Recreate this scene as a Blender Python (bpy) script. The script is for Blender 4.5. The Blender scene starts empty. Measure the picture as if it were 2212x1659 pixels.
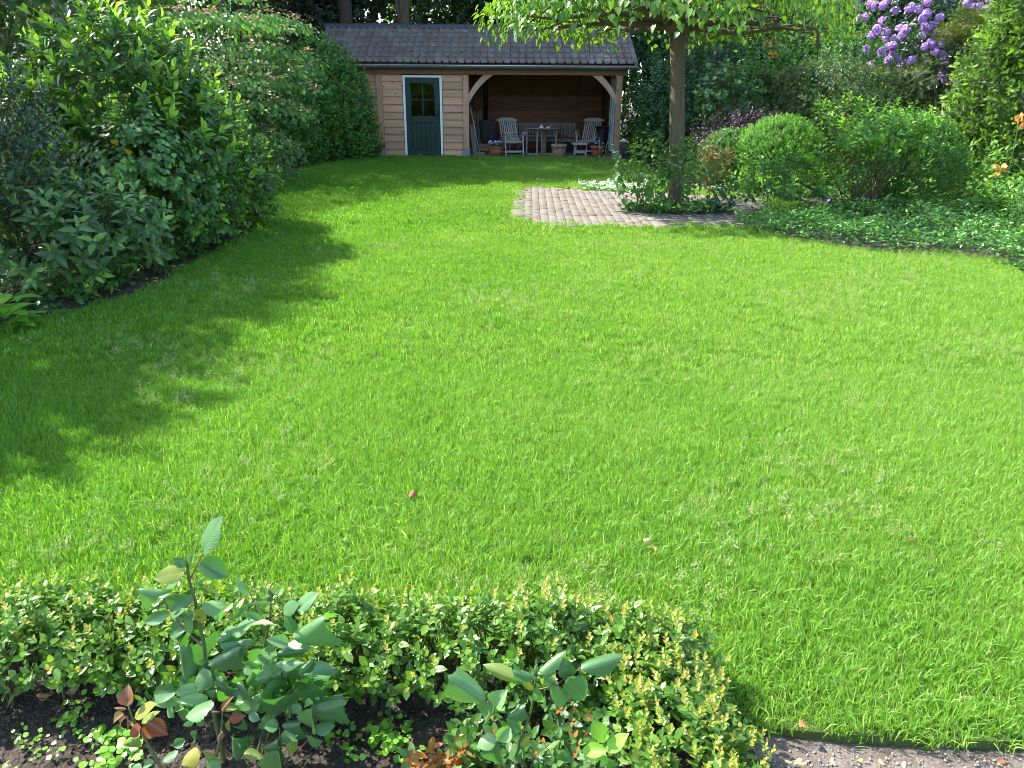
import bpy, bmesh, math, random
import numpy as np
from mathutils import Vector, Matrix

scene = bpy.context.scene
COL = scene.collection
rng = np.random.default_rng(7)
random.seed(7)

# ------------------------------------------------------------------ camera
CAM_H, PITCH, ROLL, FPX = 1.65, math.radians(20.7), math.radians(0.4), 1661.0
Fv = np.array([0, math.cos(PITCH), -math.sin(PITCH)])
Uv = np.array([0, math.sin(PITCH), math.cos(PITCH)])
Rv = np.array([1.0, 0, 0])
Rc = Rv * math.cos(ROLL) + Uv * math.sin(ROLL)
Uc = -Rv * math.sin(ROLL) + Uv * math.cos(ROLL)
EYE = np.array([0, 0, CAM_H])
cam = bpy.data.objects.new('camera', bpy.data.cameras.new('camera'))
COL.objects.link(cam)
cam.matrix_world = Matrix([[Rc[0], Uc[0], -Fv[0], 0], [Rc[1], Uc[1], -Fv[1], 0],
                           [Rc[2], Uc[2], -Fv[2], CAM_H], [0, 0, 0, 1]])
cam.data.sensor_width = 36.0
cam.data.lens = 27.04
cam.data.clip_start = 0.05
cam.data.clip_end = 400
scene.camera = cam

# ------------------------------------------------------------------ light
SUN_EL = math.radians(48)
SUN_DIR = np.array([-0.935, 0.355])          # horizontal direction towards the sun
world = bpy.data.worlds.new('World')
scene.world = world
world.use_nodes = True
wn = world.node_tree
sky = wn.nodes.new('ShaderNodeTexSky')
sky.sky_type = 'NISHITA'
sky.sun_disc = False
sky.sun_elevation = SUN_EL
sky.sun_rotation = math.atan2(SUN_DIR[0], SUN_DIR[1])
bg = wn.nodes['Background']
bg.inputs['Strength'].default_value = 0.15
wn.links.new(sky.outputs[0], bg.inputs['Color'])
sun = bpy.data.objects.new('sun', bpy.data.lights.new('sun', 'SUN'))
COL.objects.link(sun)
sun.data.energy = 4.1
sun.data.angle = math.radians(0.9)
sun.data.color = (1.0, 0.95, 0.87)
sd = Vector((SUN_DIR[0] * math.cos(SUN_EL), SUN_DIR[1] * math.cos(SUN_EL), math.sin(SUN_EL)))
sun.rotation_euler = sd.to_track_quat('Z', 'Y').to_euler()
sun.location = sd * 40
scene.view_settings.view_transform = 'Standard'
scene.view_settings.look = 'None'
scene.view_settings.exposure = 1.76
scene.view_settings.gamma = 1.0
scene.view_settings.use_curve_mapping = False
cy = scene.cycles
cy.max_bounces = 8
cy.diffuse_bounces = 4
cy.glossy_bounces = 3
cy.transmission_bounces = 5
cy.transparent_max_bounces = 6
cy.sample_clamp_indirect = 6.0
cy.filter_width = 0.85
cy.use_denoising = True
try:
    cy.denoiser = 'OPENIMAGEDENOISE'
    cy.denoising_input_passes = 'RGB_ALBEDO_NORMAL'
except Exception:
    pass

# ------------------------------------------------------------------ places
def ray(u, v):
    a, b = u - 1106.0, v - 829.5
    return Fv * FPX + Rc * a - Uc * b
def G(u, v, z=0.0):
    d = ray(u, v); t = (z - CAM_H) / d[2]
    return np.array([d[0] * t, d[1] * t, z])
def at(u, v, Y):
    d = ray(u, v); t = Y / d[1]
    return np.array([d[0] * t, Y, CAM_H + d[2] * t])
def project(P):
    q = P - EYE
    z = q @ Fv
    return FPX * (q @ Rc) / z + 1106, 829.5 - FPX * (q @ Uc) / z, z
def nz(a):
    return a / np.maximum(np.linalg.norm(a, axis=-1, keepdims=True), 1e-9)

# ------------------------------------------------------------------ object helpers
WL = {}
def tag(o, label=None, cat=None, group=None, kind=None):
    if label: o['label'] = label
    if cat: o['category'] = cat
    if group: o['group'] = group
    if kind: o['kind'] = kind
    return o
def empty(name, loc, label=None, cat=None, group=None):
    o = bpy.data.objects.new(name, None)
    o.empty_display_size = 0.1
    o.location = loc
    COL.objects.link(o)
    WL[o] = np.array(loc, float)
    return tag(o, label, cat, group)
def mesh_np(name, V, idx, tot, mat, attrs=None, smooth=False):
    me = bpy.data.meshes.new(name)
    V = np.ascontiguousarray(V, np.float32)
    idx = np.ascontiguousarray(idx, np.int32); tot = np.ascontiguousarray(tot, np.int32)
    me.vertices.add(len(V)); me.vertices.foreach_set('co', V.ravel())
    me.loops.add(len(idx)); me.loops.foreach_set('vertex_index', idx)
    me.polygons.add(len(tot))
    st = np.zeros(len(tot), np.int32); st[1:] = np.cumsum(tot)[:-1]
    me.polygons.foreach_set('loop_start', st)
    if smooth:
        me.polygons.foreach_set('use_smooth', np.ones(len(tot), bool))
    for k, a in (attrs or {}).items():
        if a.ndim == 1:
            at_ = me.attributes.new(k, 'FLOAT', 'POINT'); at_.data.foreach_set('value', np.ascontiguousarray(a, np.float32))
        else:
            at_ = me.attributes.new(k, 'FLOAT_VECTOR', 'POINT'); at_.data.foreach_set('vector', np.ascontiguousarray(a, np.float32).ravel())
    me.update(calc_edges=True)
    me.materials.append(mat)
    return me
def obj_me(name, me, loc, parent=None):
    o = bpy.data.objects.new(name, me)
    COL.objects.link(o)
    loc = np.array(loc, float)
    WL[o] = loc
    if parent is not None:
        o.parent = parent
        o.location = loc - WL[parent]
    else:
        o.location = loc
    return o
class MB:
    """collects polygons in world space and links them as one mesh object"""
    def __init__(self):
        self.v = []; self.f = []
    def poly(self, vs, fs):
        n = len(self.v)
        self.v += [tuple(map(float, p)) for p in vs]
        self.f += [tuple(i + n for i in q) for q in fs]
        return self
    def box(self, c, s, R=None):
        c = np.array(c, float); h = np.array(s, float) / 2
        p = np.array([[x, y, z] for x in (-1, 1) for y in (-1, 1) for z in (-1, 1)], float) * h
        if R is not None: p = p @ np.array(R).T
        return self.poly(p + c, [(0, 1, 3, 2), (4, 6, 7, 5), (0, 4, 5, 1), (2, 3, 7, 6), (0, 2, 6, 4), (1, 5, 7, 3)])
    def bar(self, a, b, w, t, up=(0, 0, 1)):
        """box from a to b, w across, t thick"""
        a = np.array(a, float); b = np.array(b, float)
        y = nz(b - a); x = np.cross(y, up)
        if np.linalg.norm(x) < 1e-4: x = np.cross(y, (1, 0, 0))
        x = nz(x); z = np.cross(x, y)
        return self.box((a + b) / 2, (w, np.linalg.norm(b - a), t), np.stack([x, y, z], 1))
    def tube(self, pts, rad, n=8, cap=True):
        pts = np.array(pts, float)
        rad = np.full(len(pts), rad) if np.isscalar(rad) else np.array(rad, float)
        t = nz(np.gradient(pts, axis=0))
        ref = np.array([1.0, 0.1, 0]) if abs(t[0][2]) > .7 else np.array([0, 0, 1.0])
        a = np.linspace(0, 2 * math.pi, n, endpoint=False)
        vs = []; fs = []
        for i in range(len(pts)):
            x = nz(np.cross(t[i], ref)); y = np.cross(t[i], x)
            vs += list(pts[i] + rad[i] * (np.cos(a)[:, None] * x + np.sin(a)[:, None] * y))
        for i in range(len(pts) - 1):
            for k in range(n):
                k2 = (k + 1) % n
                fs.append((i * n + k, i * n + k2, (i + 1) * n + k2, (i + 1) * n + k))
        if cap:
            fs.append(tuple(range(n))[::-1]); fs.append(tuple((len(pts) - 1) * n + k for k in range(n)))
        return self.poly(vs, fs)
    def lathe(self, c, prof, n=20):
        vs = []; fs = []
        for r, z in prof:
            for k in range(n):
                an = 2 * math.pi * k / n
                vs.append((c[0] + r * math.cos(an), c[1] + r * math.sin(an), c[2] + z))
        for i in range(len(prof) - 1):
            for k in range(n):
                k2 = (k + 1) % n
                fs.append((i * n + k, i * n + k2, (i + 1) * n + k2, (i + 1) * n + k))
        fs.append(tuple(range(n))[::-1])
        fs.append(tuple((len(prof) - 1) * n + k for k in range(n)))
        return self.poly(vs, fs)
    def prism(self, prof, axis, a, b):
        """closed 2-D profile swept along an axis from a to b"""
        prof = [tuple(p) for p in prof]; n = len(prof)
        def mk(p, t):
            return {'x': (t, p[0], p[1]), 'y': (p[0], t, p[1]), 'z': (p[0], p[1], t)}[axis]
        vs = [mk(p, a) for p in prof] + [mk(p, b) for p in prof]
        fs = [(i, (i + 1) % n, n + (i + 1) % n, n + i) for i in range(n)]
        fs += [tuple(range(n))[::-1], tuple(range(n, 2 * n))]
        return self.poly(vs, fs)
    def mesh(self, name, mat, c, smooth=False):
        me = bpy.data.meshes.new(name)
        me.from_pydata([(p[0] - c[0], p[1] - c[1], p[2] - c[2]) for p in self.v], [], self.f)
        bm = bmesh.new(); bm.from_mesh(me); bmesh.ops.recalc_face_normals(bm, faces=bm.faces)
        if smooth:
            for f in bm.faces: f.smooth = True
        bm.to_mesh(me); bm.free()
        me.materials.append(mat)
        return me
    def build(self, name, mat, parent=None, bevel=0.0, smooth=False):
        V = np.array(self.v)
        c = (V.min(0) + V.max(0)) / 2
        if parent is None: c[2] = V[:, 2].min()
        o = obj_me(name, self.mesh(name, mat, c, smooth), c, parent)
        if bevel:
            m = o.modifiers.new('bevel', 'BEVEL'); m.width = bevel; m.segments = 2; m.limit_method = 'ANGLE'
            m.harden_normals = False
        if smooth:
            pass
        return o

# ------------------------------------------------------------------ materials
def new_mat(name):
    m = bpy.data.materials.new(name); m.use_nodes = True
    nt = m.node_tree
    return m, nt, nt.nodes['Principled BSDF']
def nd(nt, t, **kw):
    n = nt.nodes.new(t)
    for k, v in kw.items(): setattr(n, k, v)
    return n
def ramp(nt, fac, stops, interp='LINEAR'):
    r = nd(nt, 'ShaderNodeValToRGB'); cr = r.color_ramp; cr.interpolation = interp
    while len(cr.elements) < len(stops): cr.elements.new(0.5)
    for e, (p, c) in zip(cr.elements, stops):
        e.position = p; e.color = (*c, 1)
    nt.links.new(fac, r.inputs[0])
    return r.outputs[0]
def noise(nt, vec, scale, detail=4, rough=.55, dist=0.0):
    n = nd(nt, 'ShaderNodeTexNoise'); n.inputs['Scale'].default_value = scale
    n.inputs['Detail'].default_value = detail; n.inputs['Roughness'].default_value = rough
    n.inputs['Distortion'].default_value = dist
    if vec is not None: nt.links.new(vec, n.inputs['Vector'])
    return n.outputs['Fac']
def mixc(nt, fac, a, b, mode='MIX'):
    m = nd(nt, 'ShaderNodeMix', data_type='RGBA', blend_type=mode)
    for sock, val in ((m.inputs[0], fac), (m.inputs[6], a), (m.inputs[7], b)):
        if hasattr(val, 'is_linked') or hasattr(val, 'node'): nt.links.new(val, sock)
        elif isinstance(val, (int, float)): sock.default_value = val
        else: sock.default_value = (*val, 1)
    return m.outputs[2]
def mth(nt, op, a, b=None, clamp=False):
    m = nd(nt, 'ShaderNodeMath', operation=op, use_clamp=clamp)
    for s, v in zip(m.inputs, (a, b)):
        if v is None: continue
        if isinstance(v, (int, float)): s.default_value = v
        else: nt.links.new(v, s)
    return m.outputs[0]
def bump(nt, bsdf, h, strength=.3, dist=.01):
    b = nd(nt, 'ShaderNodeBump'); b.inputs['Strength'].default_value = strength; b.inputs['Distance'].default_value = dist
    nt.links.new(h, b.inputs['Height']); nt.links.new(b.outputs[0], bsdf.inputs['Normal'])
def plain(name, col, rough=.6, metal=0.0, var=.12, scale=20, bmp=.1):
    m, nt, b = new_mat(name)
    tc = nd(nt, 'ShaderNodeTexCoord').outputs['Object']
    n = noise(nt, tc, scale)
    c = ramp(nt, n, [(.3, tuple(x * (1 - var) for x in col)), (.7, tuple(min(1, x * (1 + var)) for x in col))])
    nt.links.new(c, b.inputs['Base Color'])
    b.inputs['Roughness'].default_value = rough; b.inputs['Metallic'].default_value = metal
    if bmp: bump(nt, b, n, bmp, .005)
    return m
def wood(name, dark, light, axis='X', rough=.7, grain=1.0, knots=True, bmp=.25):
    m, nt, b = new_mat(name)
    tc = nd(nt, 'ShaderNodeTexCoord').outputs['Object']
    oi = nd(nt, 'ShaderNodeObjectInfo').outputs['Random']
    off = nd(nt, 'ShaderNodeCombineXYZ')
    for i in range(3): nt.links.new(mth(nt, 'MULTIPLY', oi, 37.0 + 11 * i), off.inputs[i])
    add = nd(nt, 'ShaderNodeVectorMath', operation='ADD'); nt.links.new(tc, add.inputs[0]); nt.links.new(off.outputs[0], add.inputs[1])
    mp = nd(nt, 'ShaderNodeMapping'); nt.links.new(add.outputs[0], mp.inputs[0])
    s = {'X': (1.2, 26, 26), 'Y': (26, 1.2, 26), 'Z': (26, 26, 1.2)}[axis]
    mp.inputs['Scale'].default_value = tuple(q * grain for q in s)
    g = noise(nt, mp.outputs[0], 1.0, 6, .62, .6)
    c = ramp(nt, g, [(.25, dark), (.55, tuple((p + q) / 2 for p, q in zip(dark, light))), (.78, light)])
    if knots:
        mk = nd(nt, 'ShaderNodeMapping'); nt.links.new(add.outputs[0], mk.inputs[0])
        k = {'X': (2.6, 7, 7), 'Y': (7, 2.6, 7), 'Z': (7, 7, 2.6)}[axis]; mk.inputs['Scale'].default_value = k
        vo = nd(nt, 'ShaderNodeTexVoronoi'); nt.links.new(mk.outputs[0], vo.inputs['Vector']); vo.inputs['Scale'].default_value = 1.0
        kf = ramp(nt, vo.outputs['Distance'], [(.05, (1, 1, 1)), (.16, (0, 0, 0))])
        c = mixc(nt, kf, c, tuple(x * .35 for x in dark))
    hv = nd(nt, 'ShaderNodeHueSaturation'); nt.links.new(c, hv.inputs['Color'])
    nt.links.new(mth(nt, 'ADD', mth(nt, 'MULTIPLY', oi, .35), .83), hv.inputs['Value'])
    nt.links.new(hv.outputs[0], b.inputs['Base Color'])
    b.inputs['Roughness'].default_value = rough
    bump(nt, b, g, bmp, .004)
    return m
def leafmat(name, stops, rough=.45, trans=.35, vein=0.0, back=.35, spec=.5, tcol=(1.9, 2.0, .7), ns=14, blot=0.0):
    m, nt, b = new_mat(name)
    r = nd(nt, 'ShaderNodeAttribute', attribute_name='rnd').outputs['Fac']
    tc = nd(nt, 'ShaderNodeNewGeometry')
    stops = [(q, (k[0] * 1.3, k[1] * 1.38, k[2] * 1.1) if k[1] > k[0] * 1.05 else k) for q, k in stops]
    c = ramp(nt, r, stops)
    nn = noise(nt, tc.outputs['Position'], ns, 3)
    hv = nd(nt, 'ShaderNodeHueSaturation'); nt.links.new(c, hv.inputs['Color'])
    nt.links.new(mth(nt, 'ADD', mth(nt, 'MULTIPLY', nn, .5), .75), hv.inputs['Value'])
    c = hv.outputs[0]
    if blot:
        bl = ramp(nt, noise(nt, tc.outputs['Position'], 60, 4), [(.58, (0, 0, 0)), (.70, (blot,) * 3)])
        c = mixc(nt, bl, c, (.12, .08, .02))
    if vein:
        luv = nd(nt, 'ShaderNodeAttribute', attribute_name='luv')
        sp = nd(nt, 'ShaderNodeSeparateXYZ'); nt.links.new(luv.outputs['Vector'], sp.inputs[0])
        ax = mth(nt, 'ABSOLUTE', sp.outputs[0])
        mid = mth(nt, 'SUBTRACT', 1.0, mth(nt, 'MULTIPLY', ax, 38.0), True)
        ph = mth(nt, 'MULTIPLY', mth(nt, 'SUBTRACT', sp.outputs[1], mth(nt, 'MULTIPLY', ax, .75)), 44.0)
        side = mth(nt, 'MULTIPLY', mth(nt, 'POWER', mth(nt, 'ABSOLUTE', mth(nt, 'COSINE', ph)), 14.0), .45)
        ve = mth(nt, 'MAXIMUM', mid, side)
        c = mixc(nt, mth(nt, 'MULTIPLY', ve, vein), c, (.30, .38, .16))
        hgt = mth(nt, 'ADD', ve, mth(nt, 'MULTIPLY', nn, .0))
        bump(nt, b, mth(nt, 'SUBTRACT', 1.0, hgt), .2, .004)
    if back:
        pale = mixc(nt, .5, c, (.16, .22, .12))
        c2 = mixc(nt, mth(nt, 'MULTIPLY', tc.outputs['Backfacing'], back), c, pale)
    else:
        c2 = c
    nt.links.new(c2, b.inputs['Base Color'])
    b.inputs['Roughness'].default_value = rough
    b.inputs['Specular IOR Level'].default_value = spec
    tr = nd(nt, 'ShaderNodeBsdfTranslucent')
    tcm = mixc(nt, 1.0, c, tcol, 'MULTIPLY')
    nt.links.new(tcm, tr.inputs['Color'])
    ms = nd(nt, 'ShaderNodeMixShader'); ms.inputs[0].default_value = trans
    nt.links.new(b.outputs[0], ms.inputs[1]); nt.links.new(tr.outputs[0], ms.inputs[2])
    nt.links.new(ms.outputs[0], nt.nodes['Material Output'].inputs['Surface'])
    return m

# ------------------------------------------------------------------ leaves
def _pack(V, F, luv=None):
    V = np.array(V, float)
    idx = np.array([i for f in F for i in f], np.int32); tot = np.array([len(f) for f in F], np.int32)
    luv = V.copy() if luv is None else luv
    return dict(V=V, idx=idx, tot=tot, luv=luv)
def t_diamond(w=.3, fold=.08, droop=.1):
    return _pack([(0, 0, 0), (-w, .45, fold), (0, 1, -droop), (w, .45, fold)], [(0, 3, 2), (0, 2, 1)])
def t_oval(w=.25, fold=.06, droop=.12, at_=(.3, .66), ws=(.95, .85)):
    V = [(0, 0, 0)]
    for y, k in zip(at_, ws):
        z = -droop * y * y
        V += [(0, y, z), (-w * k, y, z + fold), (w * k, y, z + fold)]
    V.append((0, 1, -droop * 1.15))
    return _pack(V, [(0, 3, 1), (0, 1, 2), (1, 3, 6, 4), (1, 4, 5, 2), (4, 6, 7), (4, 7, 5)])
def t_outline(pts, fold=.08, droop=.15, rows=None, serr=0.0, curl=0.0):
    """leaf from a half outline [(y, w)], optional serrated margin and sideways curl"""
    V = []; F = []; prev = None
    for j, (y, w) in enumerate(pts):
        z = -droop * y * y
        ww = w * (1 + (serr if j % 2 else -serr)) if 0 < j < len(pts) - 1 else w
        def zz(x): return z + fold * abs(x) * 2 - curl * x * x * 8
        base = len(V)
        V += [(-ww, y - .03 * (j % 2) * (serr > 0), zz(ww)), (-ww * .5, y, zz(ww * .5)), (0, y, z), (ww * .5, y, zz(ww * .5)), (ww, y - .03 * (j % 2) * (serr > 0), zz(ww))]
        if prev is not None:
            for k in range(4): F.append((prev + k, prev + k + 1, base + k + 1, base + k))
        prev = base
    return _pack(V, F)
def t_heart(fold=.05, droop=.22, w=.45):
    V = [(0, .12, 0), (-w * .55, 0, fold), (-w, .28, fold), (-w * .72, .62, fold - droop * .3), (0, 1, -droop),
         (w * .72, .62, fold - droop * .3), (w, .28, fold), (w * .55, 0, fold), (0, .5, -droop * .3)]
    return _pack(V, [(0, 8, 2, 1), (8, 4, 3), (8, 3, 2), (0, 7, 6, 8), (8, 6, 5), (8, 5, 4)])
def t_spray(n=9, w=.035, spread=.34, droop=.25):
    """flat conifer spray: a twig with two ranks of needles"""
    V = []; F = []
    for i in range(n):
        y = .08 + .85 * i / n; z = -droop * y * y
        L = spread * (1 - .55 * i / n)
        for s in (-1, 1):
            b = len(V)
            V += [(0, y, z), (s * L * .8, y + L * .45, z + .02), (0, y + w * 1.7, z)]
            F.append((b, b + 1, b + 2) if s > 0 else (b, b + 2, b + 1))
    b = len(V)
    V += [(-.012, 0, 0), (.012, 0, 0), (0, 1, -droop)]
    F.append((b, b + 1, b + 2))
    return _pack(V, F)
def t_spiny(w=.3):
    V = [(0, 0, 0), (-w, .18, .1), (-w * .5, .3, .0), (-w * 1.05, .5, .12), (-w * .5, .62, 0), (-w * .7, .8, .1), (0, 1, -.1),
         (w * .7, .8, .1), (w * .5, .62, 0), (w * 1.05, .5, .12), (w * .5, .3, 0), (w, .18, .1), (0, .45, -.05)]
    F = [(0, 12, 2, 1), (12, 4, 3, 2), (12, 6, 5, 4), (0, 11, 10, 12), (12, 10, 9, 8), (12, 8, 7, 6)]
    return _pack(V, F)
def t_lobed(w=.5):
    """five-lobed ivy or maple leaf"""
    P = [(0, 0), (-.25, -.02), (-.62, .12), (-.34, .3), (-.72, .62), (-.25, .62), (0, 1), (.25, .62), (.72, .62), (.34, .3), (.62, .12), (.25, -.02)]
    V = [(x * w / .5 * .8, y, .06 * abs(x) - .15 * y * y) for x, y in P] + [(0, .35, -.02)]
    return _pack(V, [(12, (i + 1) % 12, i) for i in range(12)])
def frames(D, N):
    Y = nz(D)
    Z = N - (N * Y).sum(-1, keepdims=True) * Y
    bad = np.linalg.norm(Z, axis=-1) < 1e-3
    Z[bad] = np.cross(Y[bad], np.array([.3, .9, .1]))
    Z = nz(Z); X = np.cross(Y, Z)
    return X, Y, Z
def cat(Ls):
    return {k: np.concatenate([l[k] for l in Ls]) for k in ('P', 'D', 'N', 'S', 'R')}
LM = {}
def leaf_mesh(tpl, mat, r):
    key = (id(tpl), mat.name, int(r * 10))
    if key not in LM:
        LM[key] = mesh_np('leaf', tpl['V'], tpl['idx'], tpl['tot'], mat,
                          {'rnd': np.full(len(tpl['V']), (int(r * 10) + .5) / 10), 'luv': tpl['luv']}, True)
    return LM[key]
def joined(name, L, tpl, mat, parent, kind='stuff', smooth=False):
    n = len(L['P'])
    if n == 0: return None
    X, Y, Z = frames(L['D'], L['N'])
    T = tpl['V']; S = L['S'][:, None, None]
    V = L['P'][:, None, :] + S * (T[None, :, 0:1] * X[:, None, :] + T[None, :, 1:2] * Y[:, None, :] + T[None, :, 2:3] * Z[:, None, :])
    m = len(T)
    idx = (tpl['idx'][None, :] + (np.arange(n) * m)[:, None]).ravel()
    tot = np.tile(tpl['tot'], n)
    base = WL[parent] if parent is not None else np.zeros(3)
    me = mesh_np(name, V.reshape(-1, 3) - base, idx, tot, mat,
                 {'rnd': np.repeat(L['R'], m), 'luv': np.tile(tpl['luv'], (n, 1))}, smooth)
    o = obj_me(name, me, base, parent)
    if kind: o['kind'] = kind
    return o
def visible_first(L, cell=9.0):
    u, v, z = project(L['P'] + L['D'] * (L['S'] * .5)[:, None])
    ok = (z > .1) & (u > 0) & (u < 2212) & (v > 0) & (v < 1659)
    cid = (np.floor(u / cell) * 100000 + np.floor(v / cell))
    order = np.argsort(z + np.where(ok, 0, 1e6))
    _, first = np.unique(cid[order], return_index=True)
    sel = order[first]; sel = sel[ok[sel]]
    return sel[np.argsort(-(L['S'] / z)[sel])]
def foliage(root, L, tpl, mat, n_parts=0, name='foliage', part='leaf', cell=9.0):
    L['D'] = nz(L['D'])
    n = len(L['P']); mask = np.zeros(n, bool)
    if n_parts:
        sel = visible_first(L, cell)[:n_parts]
        mask[sel] = True
        X, Y, Z = frames(L['D'][sel], L['N'][sel])
        for q, i in enumerate(sel):
            o = bpy.data.objects.new(part, leaf_mesh(tpl, mat, min(.999, max(0, L['R'][i]))))
            COL.objects.link(o); o.parent = root
            s = L['S'][i]; p = L['P'][i] - WL[root]
            o.matrix_basis = Matrix([[X[q][a] * s, Y[q][a] * s, Z[q][a] * s, p[a]] for a in range(3)] + [[0, 0, 0, 1]])
    rest = {k: a[~mask] for k, a in L.items()}
    return joined(name, rest, tpl, mat, root)

def unit(n):
    return nz(rng.normal(size=(n, 3)))
def bump_dir(d, seed, f=3.0):
    """smooth pseudo-noise over directions, -1..1"""
    r = np.random.default_rng(seed); s = 0
    for k in range(5):
        w = r.normal(size=3) * f * (1 + .5 * k); s = s + np.sin(d @ w + r.uniform(0, 6.28)) / (1 + .4 * k)
    return s / 3.0
def in_blob(ells, n, shell=.45, zmin=.03, rough=.16, face=.55, seed=1):
    """points in the outer shell of a union of ellipsoids, with their outward normals"""
    area = np.array([(r[0] * r[1] + r[1] * r[2] + r[0] * r[2]) for c, r in ells]); area = area / area.sum()
    Ps, Ns = [], []
    got = 0
    while got < n:
        m = int((n - got) * 1.8) + 60
        k = rng.choice(len(ells), m, p=area)
        d = unit(m)
        f = 1 - shell * rng.random(m) ** 1.6
        C = np.array([ells[i][0] for i in k], float); Rr = np.array([ells[i][1] for i in k], float)
        amp = 1 + rough * bump_dir(d, seed)
        P = C + d * Rr * (f * amp)[:, None]
        N = nz(d / Rr)
        keep = P[:, 2] > zmin
        for j, (c, r) in enumerate(ells):
            inside = (((P - np.array(c)) / np.array(r)) ** 2).sum(1) < .62 ** 2
            keep &= ~(inside & (k != j))
        tow = ((EYE - P) * N).sum(1) > -.25 * np.linalg.norm(EYE - P, axis=1)
        keep &= tow | (rng.random(m) < face)
        Ps.append(P[keep]); Ns.append(N[keep]); got += keep.sum()
    return np.concatenate(Ps)[:n], np.concatenate(Ns)[:n]
def shoots(P, N, length, k, size, up=.45, rand=.35, open_=(.25, 1.0), tip_young=True, sv=.25, droop=0.0, rbias=0.0, nup=0.0, young=.55):
    """k leaves spiralling round each shoot"""
    n = len(P)
    D = nz(N * .75 + np.array([0, 0, up]) + unit(n) * rand)
    Ln = length * (1 + .5 * (rng.random(n) - .5))
    t = np.linspace(.12, 1, k)
    ref = np.where(np.abs(D[:, 2:3]) > .9, np.array([[1., 0, 0]]), np.array([[0, 0, 1.]]))
    A = nz(np.cross(D, ref)); B = np.cross(D, A)
    ph = rng.random(n) * 6.28
    out = []
    base_r = rng.random(n)
    for j in range(k):
        a = ph + j * 2.4
        rad = np.cos(a)[:, None] * A + np.sin(a)[:, None] * B
        el = open_[0] + (open_[1] - open_[0]) * t[j]
        ld = nz(rad * math.cos(el) + D * math.sin(el) + np.array([0, 0, -droop]) + .12 * unit(n))
        nn = nz(D * math.cos(el) - rad * math.sin(el) + np.array([0, 0, nup]) + .15 * unit(n))
        s = size * (1 + sv * (rng.random(n) * 2 - 1)) * (1 - .35 * t[j] ** 3)
        r = np.clip(.5 * base_r * .6 + .25 * rng.random(n) + rbias + (young * t[j] ** 3 * (base_r > .3) if tip_young else 0), 0, .999)
        out.append(dict(P=P + D * (Ln * t[j])[:, None], D=ld, N=nn, S=s, R=r))
    L = cat(out)
    return L, (P, D, Ln)
def twigs(root, tw, rad, mat, name='twigs'):
    P, D, Ln = tw; n = len(P)
    ref = np.where(np.abs(D[:, 2:3]) > .9, np.array([[1., 0, 0]]), np.array([[0, 0, 1.]]))
    A = nz(np.cross(D, ref)); B = np.cross(D, A)
    vs = []
    for q, r in ((0, rad), (1, rad * .4)):
        for a in (0, 2.09, 4.19):
            vs.append(P + D * (Ln * q - (1 - q) * .12)[:, None] + r * (math.cos(a) * A + math.sin(a) * B))
    V = np.stack(vs, 1).reshape(-1, 3)
    f = np.array([0, 1, 4, 3, 1, 2, 5, 4, 2, 0, 3, 5])
    idx = (f[None] + (np.arange(n) * 6)[:, None]).ravel(); tot = np.full(n * 3, 4)
    me = mesh_np(name, V - WL[root], idx, tot, mat, None, True)
    o = obj_me(name, me, WL[root], root); o['kind'] = 'stuff'
    return o
def limbs(root, base, targets, r0, mat, name='branch', n=6, lift=.35):
    """bent branches from the base to points inside the crown"""
    for T in targets:
        b = np.array(base, float) + np.array([random.uniform(-.06, .06), random.uniform(-.06, .06), 0]); T = np.array(T, float)
        m = (b + T) / 2 + np.array([(T[0] - b[0]) * -.18, (T[1] - b[1]) * -.18, lift * np.linalg.norm(T - b) * .25])
        ts = np.linspace(0, 1, 7)[:, None]
        pts = (1 - ts) ** 2 * b + 2 * ts * (1 - ts) * m + ts ** 2 * T
        MB().tube(pts, np.linspace(r0, r0 * .3, 7), n).build(name, mat, root, smooth=True)

# ================================================================== SETTING
def ground_mat():
    m, nt, b = new_mat('soil')
    p = nd(nt, 'ShaderNodeNewGeometry').outputs['Position']
    n1 = noise(nt, p, 3.0, 6, .65); n2 = noise(nt, p, 55, 5, .7)
    vo = nd(nt, 'ShaderNodeTexVoronoi'); vo.inputs['Scale'].default_value = 95; nt.links.new(p, vo.inputs['Vector'])
    c = ramp(nt, n2, [(.25, (.018, .013, .009)), (.5, (.05, .038, .027)), (.75, (.10, .08, .06))])
    c = mixc(nt, ramp(nt, n1, [(.4, (0, 0, 0)), (.65, (.5,) * 3)]), c, (.12, .095, .072))
    fl = ramp(nt, vo.outputs['Color'], [(.84, (0, 0, 0)), (.9, (1, 1, 1))])
    c = mixc(nt, mth(nt, 'MULTIPLY', fl, .35), c, (.30, .24, .18))
    nt.links.new(c, b.inputs['Base Color']); b.inputs['Roughness'].default_value = .95
    bump(nt, b, mth(nt, 'ADD', n2, mth(nt, 'MULTIPLY', vo.outputs['Distance'], .5)), .8, .02)
    return m
M_SOIL = ground_mat()
def path_mat():
    m, nt, b = new_mat('sandy_path')
    p = nd(nt, 'ShaderNodeNewGeometry').outputs['Position']
    n1 = noise(nt, p, 7.0, 6, .65); n2 = noise(nt, p, 130, 5, .75)
    c = ramp(nt, n2, [(.25, (.06, .045, .035)), (.5, (.19, .155, .125)), (.72, (.36, .31, .26))])
    c = mixc(nt, ramp(nt, n1, [(.42, (0, 0, 0)), (.62, (.65,) * 3)]), c, (.07, .055, .042))
    nt.links.new(c, b.inputs['Base Color']); b.inputs['Roughness'].default_value = .95
    bump(nt, b, n2, .8, .01)
    return m
M_PATH = path_mat()
MB().poly([(-90, -30, -.045), (90, -30, -.045), (90, 120, -.045), (-90, 120, -.045)], [(0, 1, 2, 3)]).build('ground', M_SOIL)['kind'] = 'structure'

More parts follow.
